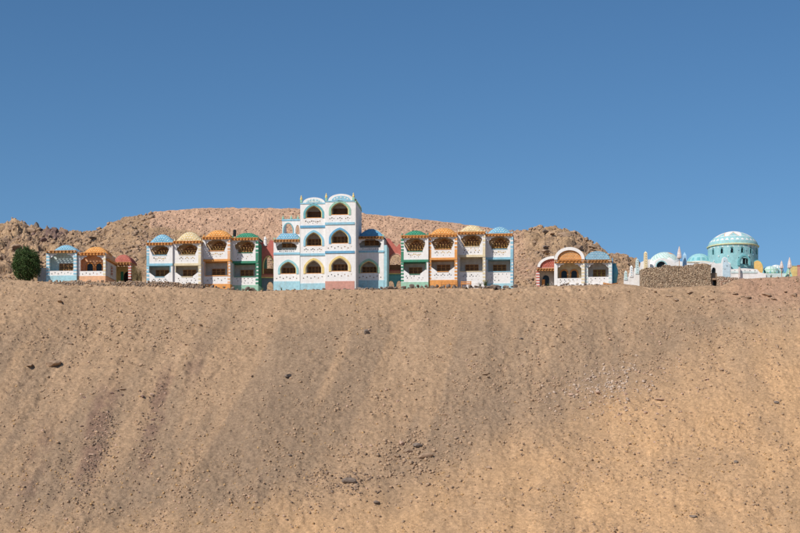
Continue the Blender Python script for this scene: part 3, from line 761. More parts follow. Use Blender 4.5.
UN = [ # px0, px1, band-bottom py, roof apex py, y, materials, quoins, roof, tile, shape, styles, gusset, plinth top, parapet top, roof foot
 (146.6,173,266,233.5,.0,BLUE,BLUE,WHITE,RTILE['BLUE'],TDOT,'arc',('groups','swag'),True,.55,1.62,5.85,'light blue balcony unit at the left end of the left block', (0,)),
 (173.2,201.3,265.8,231,.0,CREAM,CREAM,WHITE,RTILE['CREAM'],WHITE,'arc',('field','groups'),True,.55,1.62,6.05,'cream balcony unit between the light blue and orange ones, left block',(1,)),
 (202.5,230.5,261.6,229.2,1.3,ORANGE,PEACH,ORANGE,RTILE['ORANGE'],TDOTY,'wide',('row','swag'),False,.08,1.2,6.05,'orange balcony unit with brown windows beside the green one, left block',(1,)),
 (231.6,258.5,263.5,232,2.6,GREEN,GREEN,LGREEN,RTILE['GREEN'],TDOTG,'wide',('field','field'),False,.15,1.3,6.2,'dark green balcony unit at the right end of the left block',(1,)),
 (401,428.4,262.2,229.6,.0,GREEN,GREEN,LGREEN,RTILE['GREEN'],TDOTG,'arc',('field','swag'),True,.42,1.47,6.3,'green roofed balcony unit at the left end of the right block',(0,)),
 (428.6,457.2,260.1,227,.0,ORANGE,ORANGE,ORANGE,RTILE['ORANGE'],TDOTY,'wide',('groups','groups'),True,.42,1.55,6.15,'orange balcony unit with orange plinth beside the green one, right block',(0,1)),
 (457.6,485.3,257.3,224.2,1.2,CREAM,CREAM,WHITE,RTILE['CREAM'],WHITE,'arc',('groups','field'),False,-.3,1.2,6.15,'cream balcony unit between the orange and light blue ones, right block',(1,)),
 (485.6,513,259.8,226,2.2,BLUE,BLUE,BASEB,RTILE['BLUE'],TDOT,'arc',('field','swag'),False,-.1,1.5,6.25,'light blue balcony unit at the right end of the right block',(1,))]
for (a, b, pband, pt, y, tr, qm, bs, rf, dm, shp, sty, gus, bh, zl, zr, lab, qs) in UN:
    D = 220+y; kk = K*D/220; pb = pband+3.02/kk; x, yy, z = place(a, pb, D); W = (b-a)*kk; H = (pb-pt)*kk
    t = thing('villa_unit', lab, 'house', (x, yy, z), YAW, 'attached balcony villa units')
    villa_unit(t, W, (tr, qm, bs), base_h=bh, H=H+.12, shape=shp, styles=sty, quo=qs, gusset=gus, roofm=rf, dotm=dm, zroof=zr, zl0=zl, side=(GREEN if (a == 231.6) else None))

# ------------------------------------------------------------ central tower and wings
def ped(t, x0, x1, z0, z1, y, mats=WHITE): MB().box(x0, x1, y, y+.14, z0, z1).build('parapet', mats, t)
def arch_storey(t, W, z0, H, cx, aw, ahs, ah, trim, band=None, style='row', D=1.3, winm=WOOD, par=.95, bandm=DBLUE, name='front_wall'):
    """one storey: parapet pierced below a pointed arch with a painted moulding; z0 = parapet foot"""
    hole = ogee(cx, z0+par, aw, ahs, ah, 14)
    o = MB(); o.plate([(0, z0), (W, z0), (W, z0+H), (0, z0+H)], [hole]+pierce(.18, W-.18, z0+.12, z0+par-.14, style), 0, .2); o.build(name, WHITE, t)
    MB().plate(ring(cx, z0+par, aw+.01, ahs, ah+.01, .28, 16), [], -.06, -.003).build('arch_moulding', trim, t)
    MB().plate(ring(cx, z0+par, aw-.10, ahs, ah-.10, .095, 16), [], .05, .17).build('arch_lining', YELLOW if trim is not YELLOW else CREAM, t)
    s = MB(); s.box(.21, W-.21, D, D+.15, z0, z0+H-.02); s.box(.0, .2, .205, D+2, z0, z0+H-.02); s.box(W-.2, W, .205, D+2, z0, z0+H-.02)
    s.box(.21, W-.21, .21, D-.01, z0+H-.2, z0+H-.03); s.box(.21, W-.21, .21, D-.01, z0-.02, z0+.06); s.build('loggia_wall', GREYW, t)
    window(t, cx, z0+.3, aw*1.7, par-.3+ahs+ah*.42, D-.005, winm, DWOOD, mull=4, bars=3, depth=.08)
    b = MB(); b.box(cx-aw+.02, cx+aw-.02, .02, .12, z0+par+.004, z0+par+.09); b.build('rail', OWOOD, t)
tx, ty, tz = place(300.3, 289.5, 219.0)
tower = thing('tower_house', 'three-storey white tower house with stacked arches and a red and blue plinth', 'house', (tx, ty, tz), YAW)
def V(py): return (289.5-py)*K
for bi, (xa, xb, pys, base, trims, styl) in enumerate([
      (0, 3.26, (281.2, 253.8, 226.0), BASEB, (YELLOW, BLUE, DTURQ), ('row', 'groups', 'swag')),
      (3.29, 7.08, (279.6, 252.0, 223.6), PINK, (YELLOW, DBLUE, LGREEN), ('row', 'row', 'groups'))]):
    W = xb-xa; sub = tower
    bay = bpy.data.objects.new('bay', None); C.objects.link(bay); bay.parent = tower; bay.location = (xa, -.28*bi, 0)
    bay['label'] = ['narrower left bay over a pale blue plinth', 'wider right bay over a red plinth'][bi]
    MB().box(0, W, -.05, 6.0, -.5, V(pys[0])-.3).build('plinth', base, bay)
    MB().box(0, W, -.0, .25, V(pys[0])-.298, V(pys[0])-.002).build('skirt', WHITE, bay)
    tops = [V(pys[1])-.32, V(pys[2])-.32, 0]
    for k in range(3):
        z0 = V(pys[k]); z1 = V(pys[k+1])-.30 if k < 2 else V([204.6, 203.2][bi])
        arch_storey(bay, W, z0, z1-z0, W*(.54 if bi == 0 else .50), W*.325 if bi == 0 else W*.30, .62, [1.12, 1.16, 1.0][k], trims[k], style=styl[k], winm=[WOOD, WOOD, DWOOD][k])
        if k < 2:
            MB().box(-.02, W+.02, -.09, 1.2, z1+.002, z1+.298).build('string_course', [BLUE, DBLUE][(bi+k) % 2], bay)
    # vaulted top
    zt = V([204.6, 203.2][bi]); h = V([198.0, 195.3][bi])-zt
    MB().box(-.03, W+.03, -.06, .3, zt+.002, zt+.16).build('cornice', BLUE, bay)
    cxx = W*.54; hw = W*.44
    o = MB(); o.plate([(cxx+hw*math.cos(math.pi*i/18), zt+.165+(h-.165)*math.sin(math.pi*i/18)) for i in range(19)], [], .02, 6.0); o.build('vault', WHITE, bay)
    o = MB(); o.plate([(cxx+hw*.72*math.cos(math.pi*i/18), zt+.2+(h-.165)*.66*math.sin(math.pi*i/18)) for i in range(19)], [], -.02, .017)
    o.build('painted_fan', SKYW if bi == 0 else BLUE, bay)
    for q in range(5):
        a = math.pi*(q+.5)/5; MB().plate(motif(cxx+hw*.52*math.cos(a), zt+.26+(h-.165)*.42*math.sin(a), .12, 'tri'), [], -.04, -.022).build('fan_ornament', WHITE if bi else BLUE, bay)
    for a in ([.12] if bi == 0 else [.12, W-.14]):
        MB().box(a-.14, a+.14, -.08, .24, zt+.165, zt+.55).build('corner_block', LGREEN, bay)
        MB().lathe([(.15, zt+.555), (.17, zt+.75), (.07, zt+.9), (.09, zt+1.0), (0, zt+1.2)], a, .08, 6).build('pinnacle', YELLOW, bay)
    MB().box(.22, W-.22, 1.5, 6.0, V(pys[0])-.3, zt-.03).build('core_wall', WHITE, bay)
# right hand side wall with its stepped, studded coping
sw = MB(); sw.box(7.09, 7.25, -.28, 6.6, -.5, V(204)); sw.build('side_wall', WHITE, tower)
MB().box(7.06, 7.29, -.3, 6.65, V(204)+.002, V(204)+.2).build('side_coping', LGREEN, tower)
for i in range(8): MB().lathe([(.12, V(204)+.2), (.13, V(204)+.42), (.04, V(204)+.52), (0, V(204)+.7)], 7.17, .2+i*.85, 5).build('stud', LGREEN if i % 2 else YELLOW, tower)
MB().box(0, 7.08, 6.01, 6.2, -.5, V(204)).build('rear_wall', WHITE, tower)

def wing(name_label, pxa, pxb, base_py, D, par_py, band_py, par2_py, wood_py, roof_py, top_py, cxf, mould, shape, side=None):
    x, y, z = place(pxa, base_py, D); k = K*D/220; W = (pxb-pxa)*k; v = lambda p: (base_py-p)*k
    t = thing('wing_house', name_label, 'house', (x, y, z), YAW, 'two-storey wings of the tower')
    MB().box(-.02, W+.02, -.05, 6, -.6, v(par_py)).build('plinth', BASEB, t)
    arch_storey(t, W, v(par_py)+.002, v(band_py)-v(par_py)-.004, W*cxf, W*.31, .55, 1.05, mould, style='row')
    MB().box(-.02, W+.02, -.09, 1.3, v(band_py), v(band_py)+.26).build('string_course', BLUE, t)
    z0 = v(band_py)+.262; zp = v(par2_py); zr = v(wood_py)
    uo = [(.5, zp), (W-.5, zp), (W-.3, zp+.6), (W-.25, zr-.14), (.25, zr-.14), (.3, zp+.6)]
    MB().plate([(0, z0), (W, z0), (W, zr-.01), (0, zr-.01)], [uo]+pierce(.3, W-.3, z0+.12, zp-.1, 'swag'), 0, .16).build('upper_front_wall', WHITE, t)
    s = MB()
    for a, b in ((.0, .16), (W-.16, W)): s.box(a, b, .165, 6, z0, zr-.2)
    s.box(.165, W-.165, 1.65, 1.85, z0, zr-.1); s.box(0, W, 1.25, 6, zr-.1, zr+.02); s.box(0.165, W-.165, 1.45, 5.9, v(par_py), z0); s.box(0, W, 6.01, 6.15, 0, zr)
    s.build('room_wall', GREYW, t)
    window(t, W*.52, z0+.9, W*.52, .95, 1.64, WOOD, DWOOD, 3, 2)
    pergola(t, .02, W-.02, zr-.02, -.12, 1.22, WOOD, 9); festoon(t, .27, W-.27, zr-.16, .17, WHITE)
    tiled_roof(t, -.02, W+.02, zr+.14, v(top_py)-zr-.14, .9, 6, RTILE['BLUE'] if not side else DBLUE, TDOT, shape, rim=SKYW if side else None, dots=not side)
    for a in (.1, W-.1): MB().box(a-.1, a+.1, -.03, .2, zr-.005, zr+.42).build('corner_block', LGREEN, t)
    if side: MB().box(W+.005, W+.4, .02, 3, -.5, v(par_py)+4.6).build('corner_pier', BASEB, t)
    return t, z0, zr, W
wing('two-storey white wing with a tiled blue roof left of the tower', 273.6, 300.0, 289.5, 220.8, 281.5, 254.8, 250.4, 241.0, 238.0, 231.6, .56, TURQ, 'hip')
wing('two-storey white wing with a smooth blue vault right of the tower', 356.4, 384.0, 289.5, 221.6, 280.5, 252.8, 247.8, 238.0, 235.8, 227.6, .45, LGREEN, 'arc', side=True)

# small open pavilion on the roof behind the left wing
px0, px1, D = 282.2, 300.2, 224.5; x, y, z = place(px0, 236, D); k = K*D/220; W = (px1-px0)*k
t = thing('roof_pavilion', 'small white rooftop pavilion with two arches behind the left wing', 'pavilion', (x, y, z), YAW)
hs = [archhole(W*.34, .2, W*.25, .5, .95, 10), archhole(W*.86, .2, W*.12, .5, .75, 8)]
MB().plate([(0, -3.2), (W, -3.2), (W, 2.0), (0, 2.0)], hs, 0, .2).build('arcade_wall', WHITE, t)
MB().plate(ring(W*.34, .2, W*.255, .5, .96, .12, 10, archhole), [], -.05, -.003).build('arch_moulding', DTURQ, t)
MB().box(-.05, W, -.06, .26, 2.002, 2.22).build('cornice', BLUE, t)
MB().box(0, .2, .205, 2.4, -3.2, 2.0).build('side_wall', WHITE, t); MB().box(.21, W, 2.2, 2.4, -3.2, 0.4).build('rear_wall', WHITE, t)
for a in (.1, W*.5, W-.3): MB().lathe([(.13, 2.22), (.16, 2.42), (.05, 2.55), (.07, 2.62), (0, 2.8)], a, .1, 6).build('pinnacle', LGREEN, t)

# ------------------------------------------------------------ red galleries between the blocks
def gallery(label, pa, pb, D, basepy, slope_pts, win, rimm, under, deckpy, flip):
    x, y, z = place(pa, basepy, D); k = K*D/220; W = (pb-pa)*k; v = lambda p: (basepy-p)*k; h = lambda p: (p-pa)*k
    t = thing('gallery', label, 'gallery', (x, y, z), 0, 'red galleries joining the blocks')
    top = [(h(a), v(b)) for a, b in slope_pts]
    dz = v(deckpy)
    wh = archhole(h(win[0]), dz+.25, win[1]*k, win[2]*k*.45, win[2]*k*.55, 12)
    MB().plate([(0, dz+.02), (W, dz+.02)]+top, [wh], 0, .25).build('wall', RED, t)
    MB().plate(ring(h(win[0]), dz+.25, win[1]*k+.01, win[2]*k*.45, win[2]*k*.55+.01, .15, 12, archhole), [], -.06, -.003).build('arch_moulding', rimm, t)
    MB().box(0, W, -.25, 2.6, dz-.3, dz+.018).build('deck', YELLOW, t)
    MB().box(0, W, -.29, -.253, dz-.16, dz-.02).build('deck_stripe', RED, t)
    lo = [archhole(h(a), -.45, b*k, 1.0, .7, 10) for a, b in under]
    MB().plate([(0, -.5), (W, -.5), (W, dz-.302), (0, dz-.302)], lo, 0, .3).build('arcade_wall', mat('dark_stone_blue', (.16, .20, .24)) if not flip else DTURQ, t)  # dark blue-grey stone on one gallery, teal on the other
    MB().box(.1, W-.1, .3, 1.1, dz+.02, dz+1.0).build('counter', DWOOD, t)
    return t
gallery('terracotta red gallery wall bridging the left block and the tower', 258.6, 274.2, 225.0, 291,
    [(274.2, 247), (273.2, 240.5), (270, 240), (267.5, 245.5), (265, 246), (263.5, 242), (258.6, 242)], (268.5, 4.6, 17), YELLOW, [(270, 3.2)], 275.8, False)
gallery('terracotta red gallery wall bridging the tower and the right block', 385.2, 402.5, 225.0, 290,
    [(402.5, 249), (399.5, 243.5), (396.5, 247), (393, 243), (389.5, 238.5), (385.2, 238.5)], (396, 6.2, 16), PINK, [(391, 3.0), (399, 2.6)], 272.0, True)
# pale finial on the left gallery
x, y, z = place(265.2, 246, 225.1)
o = MB().lathe([(.28, 0), (.24, .25), (.18, .8), (.22, .9), (.16, 1.0), (.12, 1.15), (0, 1.3)], 0, 0, 10).build('chimney', WHITE); o.location = (x, y, z)
tag(o, 'stubby white chimney on top of the left red gallery', 'chimney')
x, y, z = place(234.6, 232.6, 223.9)
o = MB().lathe([(0, -.4), (.20, -.4), (.21, .1), (.21, .38), (.17, .46), (.08, .5), (0, .51)], 0, 0, 18).build('water_tank', BLACK, smooth=False); o.location = (x, y, z-.1)
tag(o, 'black round water tank on the roof beside the green dome', 'water tank')

# ------------------------------------------------------------ left cottages
def rim_roof(t, cx, z0, hw, h, y0, yb, rimw, rimm, tym, dotm, full=True, dots=(9, 5)):
    h0 = 0 if full else 10
    """barrel vault whose front is a tiled tympanum inside a raised rim"""
    n = 20
    f = lambda w, hh, z: [(cx+w*math.cos(math.pi*i/n), z+hh*math.sin(math.pi*i/n)) for i in range(h0, n+1)]+([(cx, z)] if (not full and w < hw-.001) else [])
    if rimw > 0:
        o = f(hw, h, z0); i_ = f(hw-rimw, h-rimw, z0); i_ = i_ if full else i_[:-1]; MB().plate(o+i_[::-1], [], y0-.25, yb).build('arch_rim', rimm, t)
    a = MB().plate(f(hw-rimw-.004, h-rimw-.004, z0), [], y0, yb-.01 if rimw == 0 else y0+.3).build('tympanum', tym, t)
    d = MB(); rows = dots[1]
    for r_ in range(rows):
        zz = (h-rimw)*(r_+.45)/rows; ww = (hw-rimw)*math.sqrt(max(0, 1-(zz/(h-rimw))**2))
        st = 2*(hw-rimw)/dots[0]/1.35
        m = int(ww/st); 
        for c in range(-m-1, m+2):
            xx = c*st+(st/2 if r_ % 2 else 0)
            if abs(xx) < ww-.08 and (full or xx < -.05): d.plate(motif(cx+xx, z0+zz, .07, 'dia'), [], y0-.03, y0-.002)
    q = d.build('tile', dotm, a); q['kind'] = 'stuff'
def cottage(t, W, v, zpar0, zpar1, zwood0, zwood1, trim, base, back, nwin, quo=(0, 1), quom=None, basem=None, winm=WOOD, pw=.42, depth=5, woodm=WOOD, style='row', y1=1.3):
    MB().box(-.01, W+.01, -.05, depth, -.6, zpar0-.002).build('plinth', base, t)
    MB().plate([(pw, zpar0), (W-pw, zpar0), (W-pw, zpar1), (pw, zpar1)], pierce(pw+.1, W-pw-.1, zpar0+.06, zpar1-.06, style), 0, .15).build('parapet', WHITE, t)
    for a in (0, 1):
        xx = 0 if a == 0 else W-pw
        MB().box(xx, xx+pw, -.02, .4, zpar0, zwood1).build('pillar', WHITE, t)
        if quom and a in quo: quoins(t, xx, xx+pw, zpar0, zwood1-.1, -.02, .3, quom)
    s = MB(); s.box(0, .15, .405, depth, zpar0, zwood1); s.box(W-.15, W, .405, depth, zpar0, zwood1); s.box(.155, W-.155, y1+.3, y1+.5, zpar0, zwood1); s.box(0.155, W-.155, depth-.2, depth, zpar0, zwood1)
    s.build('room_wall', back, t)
    MB().box(0, W, y1-.15, depth, zwood1+.002, zwood1+.12).build('ceiling_slab', GREYW, t)
    if nwin == 1: window(t, W*.55, zpar1+.02, W*.46, 1.12, y1+.295, winm, DWOOD, 3, 2)
    else:
        for cc in (.33, .66): 
            f = MB().plate(ring(W*cc, zpar1+.0, .38, .82, .38, .2, 10, archhole), [], y1+.2, y1+.295).build('door_frame', OWOOD, t)
            MB().plate(archhole(W*cc, zpar1+.0, .38, .82, .38, 10), [], y1+.26, y1+.293).build('door_pane', GLASS_SHADE, f)
    pergola(t, .02, W-.02, zwood1-.16, -.12, y1-.2, woodm, 9)
    festoon(t, pw+.01, W-pw-.01, zwood1-.32, .17, WHITE)
# light blue one
x, y, z = place(46.3, 281.4); k = K
t = thing('cottage', 'single-storey light blue cottage with white and blue striped pillars beside the round tree', 'cottage', (x, y, z), YAW, 'left cottages')
W = 31*k; cottage(t, W, None, .74, 1.35, 3.55, 3.95, BLUE, BASEB, SKYW, 1, (0, 1), BLUE)
tiled_roof(t, .45, W-.05, 3.96, .98, .9, 3.2, RTILE['BLUE'], TDOT, 'arc', dots=True)
x, y, z = place(77.8, 281.2)
t = thing('cottage', 'single-storey orange roofed cottage with peach plinth right of the light blue one', 'cottage', (x, y, z), YAW, 'left cottages')
W = 28.2*k; cottage(t, W, None, .66, 1.30, 3.15, 3.65, ORANGE, PEACH, PEACH, 2, (1,), CREAM, woodm=OWOOD, pw=.3)
tiled_roof(t, .35, W+.06, 3.66, 1.02, .9, 3.4, RTILE['ORANGE'], TDOTY, 'wide')
MB().box(W+.003, W+.12, .41, 5, .67, 2.6).build('side_wall', GREYW, t)
MB().box(W+.125, W+.16, 2.2, 3.2, 1.0, 2.3).build('side_window', GLASS_SHADE, t)
MB().box(W+.003, W+.35, .3, 5.2, 2.75, 2.95).build('side_awning', OWOOD, t)
# red pavilion, set back
x, y, z = place(111.8, 281.0, 227)
t = thing('garden_pavilion', 'small pavilion with a terracotta red roof and striped pillar right of the orange cottage', 'pavilion', (x, y, z), YAW)
W = 19.5*K*227/220
for a in (0, W-.36):
    MB().box(a, a+.36, -.02, .34, -.5, 2.3).build('pillar', WHITE, t); quoins(t, a, a+.36, 0, 2.3, -.02, .3, RED, 6)
s = MB(); s.box(.0, W, 2.6, 2.8, -.5, 2.3); s.box(0, .16, .35, 2.6, -.5, 2.3); s.build('yellow_wall', YELLOW, t)
MB().plate(archhole(W*.62, 0, .62, 1.0, .6, 10), [], 2.55, 2.598).build('doorway', GLASS_SHADE, t)  # dark sheet on the wall, painted shade of the open doorway
MB().box(W*.22, W*.36, 2.54, 2.597, .4, 1.6).build('door', GREEN, t)
pergola(t, 0, W, 2.31, -.1, 2.5, WOOD, 7)
tiled_roof(t, 0, W, 2.52, 1.15, .4, 3.4, RTILE['RED'], PINK, 'wide')

# ------------------------------------------------------------ right cottages
x, y, z = place(536.3, 286.6, 221.5)
t = thing('cottage', 'smallest right cottage with a half arch and red striped pillar', 'cottage', (x, y, z), YAW, 'right cottages')
W = 18.5*K*221.5/220
MB().box(0, .42, -.02, .4, -.5, 2.15).build('pillar', WHITE, t); quoins(t, 0, .42, -.1, 2.1, -.02, .3, RED, 6)
s = MB(); s.box(.0, W, 1.5, 1.7, -.5, 2.2); s.box(0, .15, .41, 4, -.5, 2.2); s.build('room_wall', GREYW, t)
MB().plate(archhole(W*.52, 0, .42, 1.2, .45, 10), [], 1.42, 1.497).build('doorway', GLASS_SHADE, t)  # flat black sheet stands in for the doorway's shaded inside
MB().box(W*.30, W*.46, 1.3, 1.41, 0, 1.1).build('door', OWOOD, t)
pergola(t, .05, W, 2.16, -.1, 1.1, WOOD, 7)
rim_roof(t, W*.96, 2.55, W*.90, 1.42, .15, 4, .34, WHITE, RTILE['RED'], PINK, full=False)
MB().box(0.1, W, .16, 4, 2.37, 2.545).build('ceiling_slab', PINK, t)
x, y, z = place(554.2, 286.2)
t = thing('cottage', 'middle right cottage with a broad white arch round an orange tiled front', 'cottage', (x, y, z), YAW, 'right cottages')
W = 30.3*K
cottage(t, W, None, .25, 1.02, 2.9, 3.30, ORANGE, WHITE, CREAM, 2, (1,), CREAM, woodm=OWOOD, style='field')
rim_roof(t, W*.5, 3.43, W*.5, 1.62, .1, 5, .40, WHITE, RTILE['ORANGE'], CREAM, dots=(12, 6))
x, y, z = place(584.7, 285.6)
t = thing('cottage', 'right cottage with a light blue tiled arch and white pillars, nearest the sea-green pot', 'cottage', (x, y, z), YAW, 'right cottages')
W = 27*K
cottage(t, W, None, .25, 1.12, 2.75, 3.25, BLUE, WHITE, GREYW, 1, (0, 1), SKYW, style='field', winm=mat('olive_wood', (.32, .22, .06)))
rim_roof(t, W*.47, 3.38, W*.46, 1.1, .1, 5, .0, WHITE, RTILE['BLUE'], WHITE, dots=(12, 5))
MB().box(W+.003, W+.14, .2, 5, -.5, 3.6).build('side_wall', DBLUE, t)
x, y, z = place(614.5, 285.0, 221)
o = MB().lathe([(.28, -.3), (.3, .3), (.38, .9), (.5, 1.5), (.42, 2.1), (.26, 2.5), (.22, 2.7), (.3, 2.8), (.0, 2.82)], 0, 0, 14).build('painted_jar', DTURQ); o.location = (x, y, z)
tag(o, 'tall teal painted jar against the right wall of the blue cottage', 'jar')

# ------------------------------------------------------------ benches
def bench(px, py, D, L, label):
    x, y, z = place(px, py, D); t = thing('bench', label, 'bench', (x, y, z), YAW, 'orange wooden benches')
    for i in range(3): MB().box(0, L, i*.15, i*.15+.12, .40, .45).build('seat_slat', OWOOD, t)
    for i in range(2): MB().box(0, L, .47, .51, .55+i*.18, .67+i*.18).build('back_slat', OWOOD, t)
    for a in (.06, L-.16):
        for b in (.02, .36): MB().box(a, a+.1, b, b+.08, -.2, .395).build('leg', WOOD, t)
        MB().box(a, a+.1, .515, .56, -.2, .9).build('post', WOOD, t)
for px_, h_, lb_ in ((118, .5, 'tiny dusty weed on the terrace edge before the red pavilion'), (262, .7, 'scrubby green weed before the left red gallery'), (372, .6, 'green weed among dark rocks before the right wing'), (412, .5, 'small weed before the green unit of the right block'), (548, .5, 'dry weed left of the right cottages'), (771, .6, 'scrubby weed below the small domes at far right')):
    WEEDS = globals().get('WEEDS', [])+[(px_, h_, lb_)]
bench(440.5, 287.8, 218.2, 2.1, 'orange wooden bench in front of the orange unit of the right block')
bench(460.5, 287.6, 218.4, 1.4, 'orange wooden bench in front of the cream unit of the right block')
# beached rowing boat
x, y, z = place(603.2, 287.0, 217.6)
t = thing('rowing_boat', 'small orange wooden boat lying on the terrace edge by the right cottage', 'boat', (x, y, z), R(3))
L = 1.9; vs = []; n = 10
for i in range(n+1):
    u = i/n; w_ = .36*math.sin(math.pi*min(1, max(0.06, u*.9+.05)))**.6; kz = .10*(2*u-1)**2
    vs += [(L*u, -w_, .42+kz*1.6), (L*u, -w_*.6, .06+kz), (L*u, w_*.6, .06+kz), (L*u, w_, .42+kz*1.6)]
fs = [(4*i+j, 4*i+j+1, 4*i+j+5, 4*i+j+4) for i in range(n) for j in range(3)]+[(0, 1, 2, 3), (4*n+3, 4*n+2, 4*n+1, 4*n)]
MB().add(vs, fs).build('hull', OWOOD, t)
for u in (.3, .6): MB().box(L*u, L*u+.14, -.3, .3, .30, .34).build('thwart', WOOD, t)

# ------------------------------------------------------------ low walls, left
x, y, z = place(37.5, 281.8, 221.0)
t = thing('garden_wall', 'low whitewashed garden wall between the round tree and the blue cottage', 'wall', (x, y, z), 0)
MB().box(0, 1.25, 0, .3, -.4, 1.75).build('wall', WHITE, t); MB().box(-.03, 1.2, -.03, .33, 1.752, 1.83).build('coping', GREYW, t)
def rubble(name, label, x0, x1, zlo, zhi, y, m1, m2, size, parent=None, depth=.5, yaw=0):
    """mortared rubble wall: a core with real stones set proud of it"""
    t = thing(name, label, 'wall', (x0, y, 0), yaw)
    L = x1-x0; n = int(L/.5)
    xs_ = [L*i/n for i in range(n+1)]
    top = [(xx, zhi(xx/L)+rnd.uniform(-.13, .13)) for xx in xs_]; bot = [(0, zlo(0)), (L, zlo(1))]
    MB().plate(bot+top[::-1], [], 0, depth).build('mortar_core', m1, t)
    pts = []; sz = []
    zmin = min(zlo(0), zlo(1)); zmax = max(p[1] for p in top)
    r_ = 0; zz = zmin
    while zz < zmax:
        xx = rnd.uniform(0, size)
        while xx < L:
            s = size*rnd.uniform(.6, 1.5)
            if zlo(xx/L)-.1 < zz < zhi(xx/L)+.03: pts.append((xx, rnd.uniform(-.02, .04), zz+rnd.uniform(-.04, .04))); sz.append(s)
            xx += s*.86
        zz += size*.62
    h = len(pts); P = np.array(pts); sz = np.array(sz); pick = np.array([rnd.random() < .5 for _ in pts])
    scatter('stone', P[pick], sz[pick], m2[0], None, t); scatter('stone', P[~pick], sz[~pick], m2[1], None, t)
    return t
MORT = rock_mat('rubble_mortar', (.30, .225, .16))
x0 = WX(640.8, 218); x1 = WX(711, 218)
rubble('stone_wall', 'tall brown rubble retaining wall below the low white dome', x0, x1, lambda u: WZ(290, 218), lambda u: WZ(np.interp(u, [0, .05, .28, .34, .55, .75, .77, 1], [270, 268, 267.5, 265.5, 266, 265, 263.5, 264.5]), 218), -2.0, MORT, (rock_mat('earth_rock', (.32, .225, .15)), rock_mat('tan_rock', (.52, .41, .29))), .17, depth=1.2)
x0 = WX(717.3, 218); x1 = WX(762, 218)
rubble('stone_wall', 'low pale rubble terrace wall below the big dome', x0, x1, lambda u: WZ(292, 218), lambda u: WZ(np.interp(u, [0, .1, .5, 1], [277, 276.5, 278, 281]), 218), -1.9, MORT, (RKPINK, rock_mat('pale_rock', (.50, .40, .31))), .2, depth=1.0)
x, y, z = place(711.1, 289, 218.6)
t = thing('doorway', 'dark doorway with a lintel between the tall and the low rubble walls', 'doorway', (x, y, z), 0)
MB().box(0, .8, .5, .7, -.3, 1.15).build('opening', GLASS_SHADE, t); MB().box(-.02, .84, -.4, .8, 1.152, 1.36).build('lintel', RKBROWN, t)  # opening is a black panel, the passage's darkness put in as colour
MB().box(-.02, .12, -.35, .5, -.3, 1.15).build('jamb', RKBROWN, t); MB().box(.72, .84, -.35, .5, -.3, 1.15).build('jamb', RKBROWN, t)
MB().box(0, .8, .2, .9, 1.362, 2.1).build('wall_above', MORT, t)
for (a, b, p0, p1, lb) in ((50, 109, 281.9, 287.2, 'low dry-stone kerb wall below the two left cottages'), (110, 203, 281.8, 287.6, 'low dry-stone kerb wall running from the red pavilion to the left block')):
    yy = -4.3; x0 = WX(a, 220+yy); x1 = WX(b, 220+yy)
    kb = rubble('kerb_wall', lb, x0, x1, lambda u: WZ(np.interp(u, [0, .6, 1], [p1, p1, p1+2]), 220+yy), lambda u: WZ(np.interp(u, [0, .6, 1], [p0, p0+.3, p0+2.6]), 220+yy)+rnd.uniform(-.06, .06), yy, MORT, (RKBROWN, rock_mat('grey_rock', (.30, .235, .19))), .27, depth=1.3)
# ------------------------------------------------------------ stepped white wall with pinnacles
STP = [(625.8, 280, 270.2, 3.4), (631.4, 277, 265, 3.6), (637.2, 274, 258.2, 3.6), (645.6, 270, 251.0, 4.2)]
x, y, z = place(624, 283, 219.5)
t = thing('stepped_wall', 'white wall climbing in steps with pointed pinnacles left of the low dome', 'wall', (x, y, 0), 0)
k = K*219.5/220; v = lambda p: WZ(p, 219.5); hx = lambda p: (p-624)*k
MB().plate([(0, v(286)), (hx(650), v(286)), (hx(650), v(259)), (hx(641), v(262)), (hx(640), v(267)), (hx(634.5), v(268)), (hx(634), v(272)), (hx(629), v(273)), (hx(628.5), v(277)), (0, v(278))], [], 0, .3).build('wall', WHITE, t)
for i, (p, b, tp, wd) in enumerate(STP):
    h0, h1 = v(b), v(tp); c = hx(p); w_ = wd*k/2; o = MB()
    o.add([(c-w_, -.08, h0), (c+w_, -.08, h0), (c+w_, .34, h0), (c-w_, .34, h0), (c-w_*.75, -.04, h1-.25), (c+w_*.75, -.04, h1-.25), (c+w_*.75, .30, h1-.25), (c-w_*.75, .30, h1-.25), (c, .13, h1)],
          [(0, 1, 5, 4), (1, 2, 6, 5), (2, 3, 7, 6), (3, 0, 4, 7), (4, 5, 8), (5, 6, 8), (6, 7, 8), (7, 4, 8)])
    pn = o.build('pinnacle', [SKYW, WHITE, SKYW, CREAM][i], t)
    for q in range(int((h1-h0)/.34)):
        MB().plate(motif(c, h0+.25+q*.32, .07, 'dia'), [], -.14, -.075).build('stud', [LGREEN, BLUE, TURQ, YELLOW][i], pn)

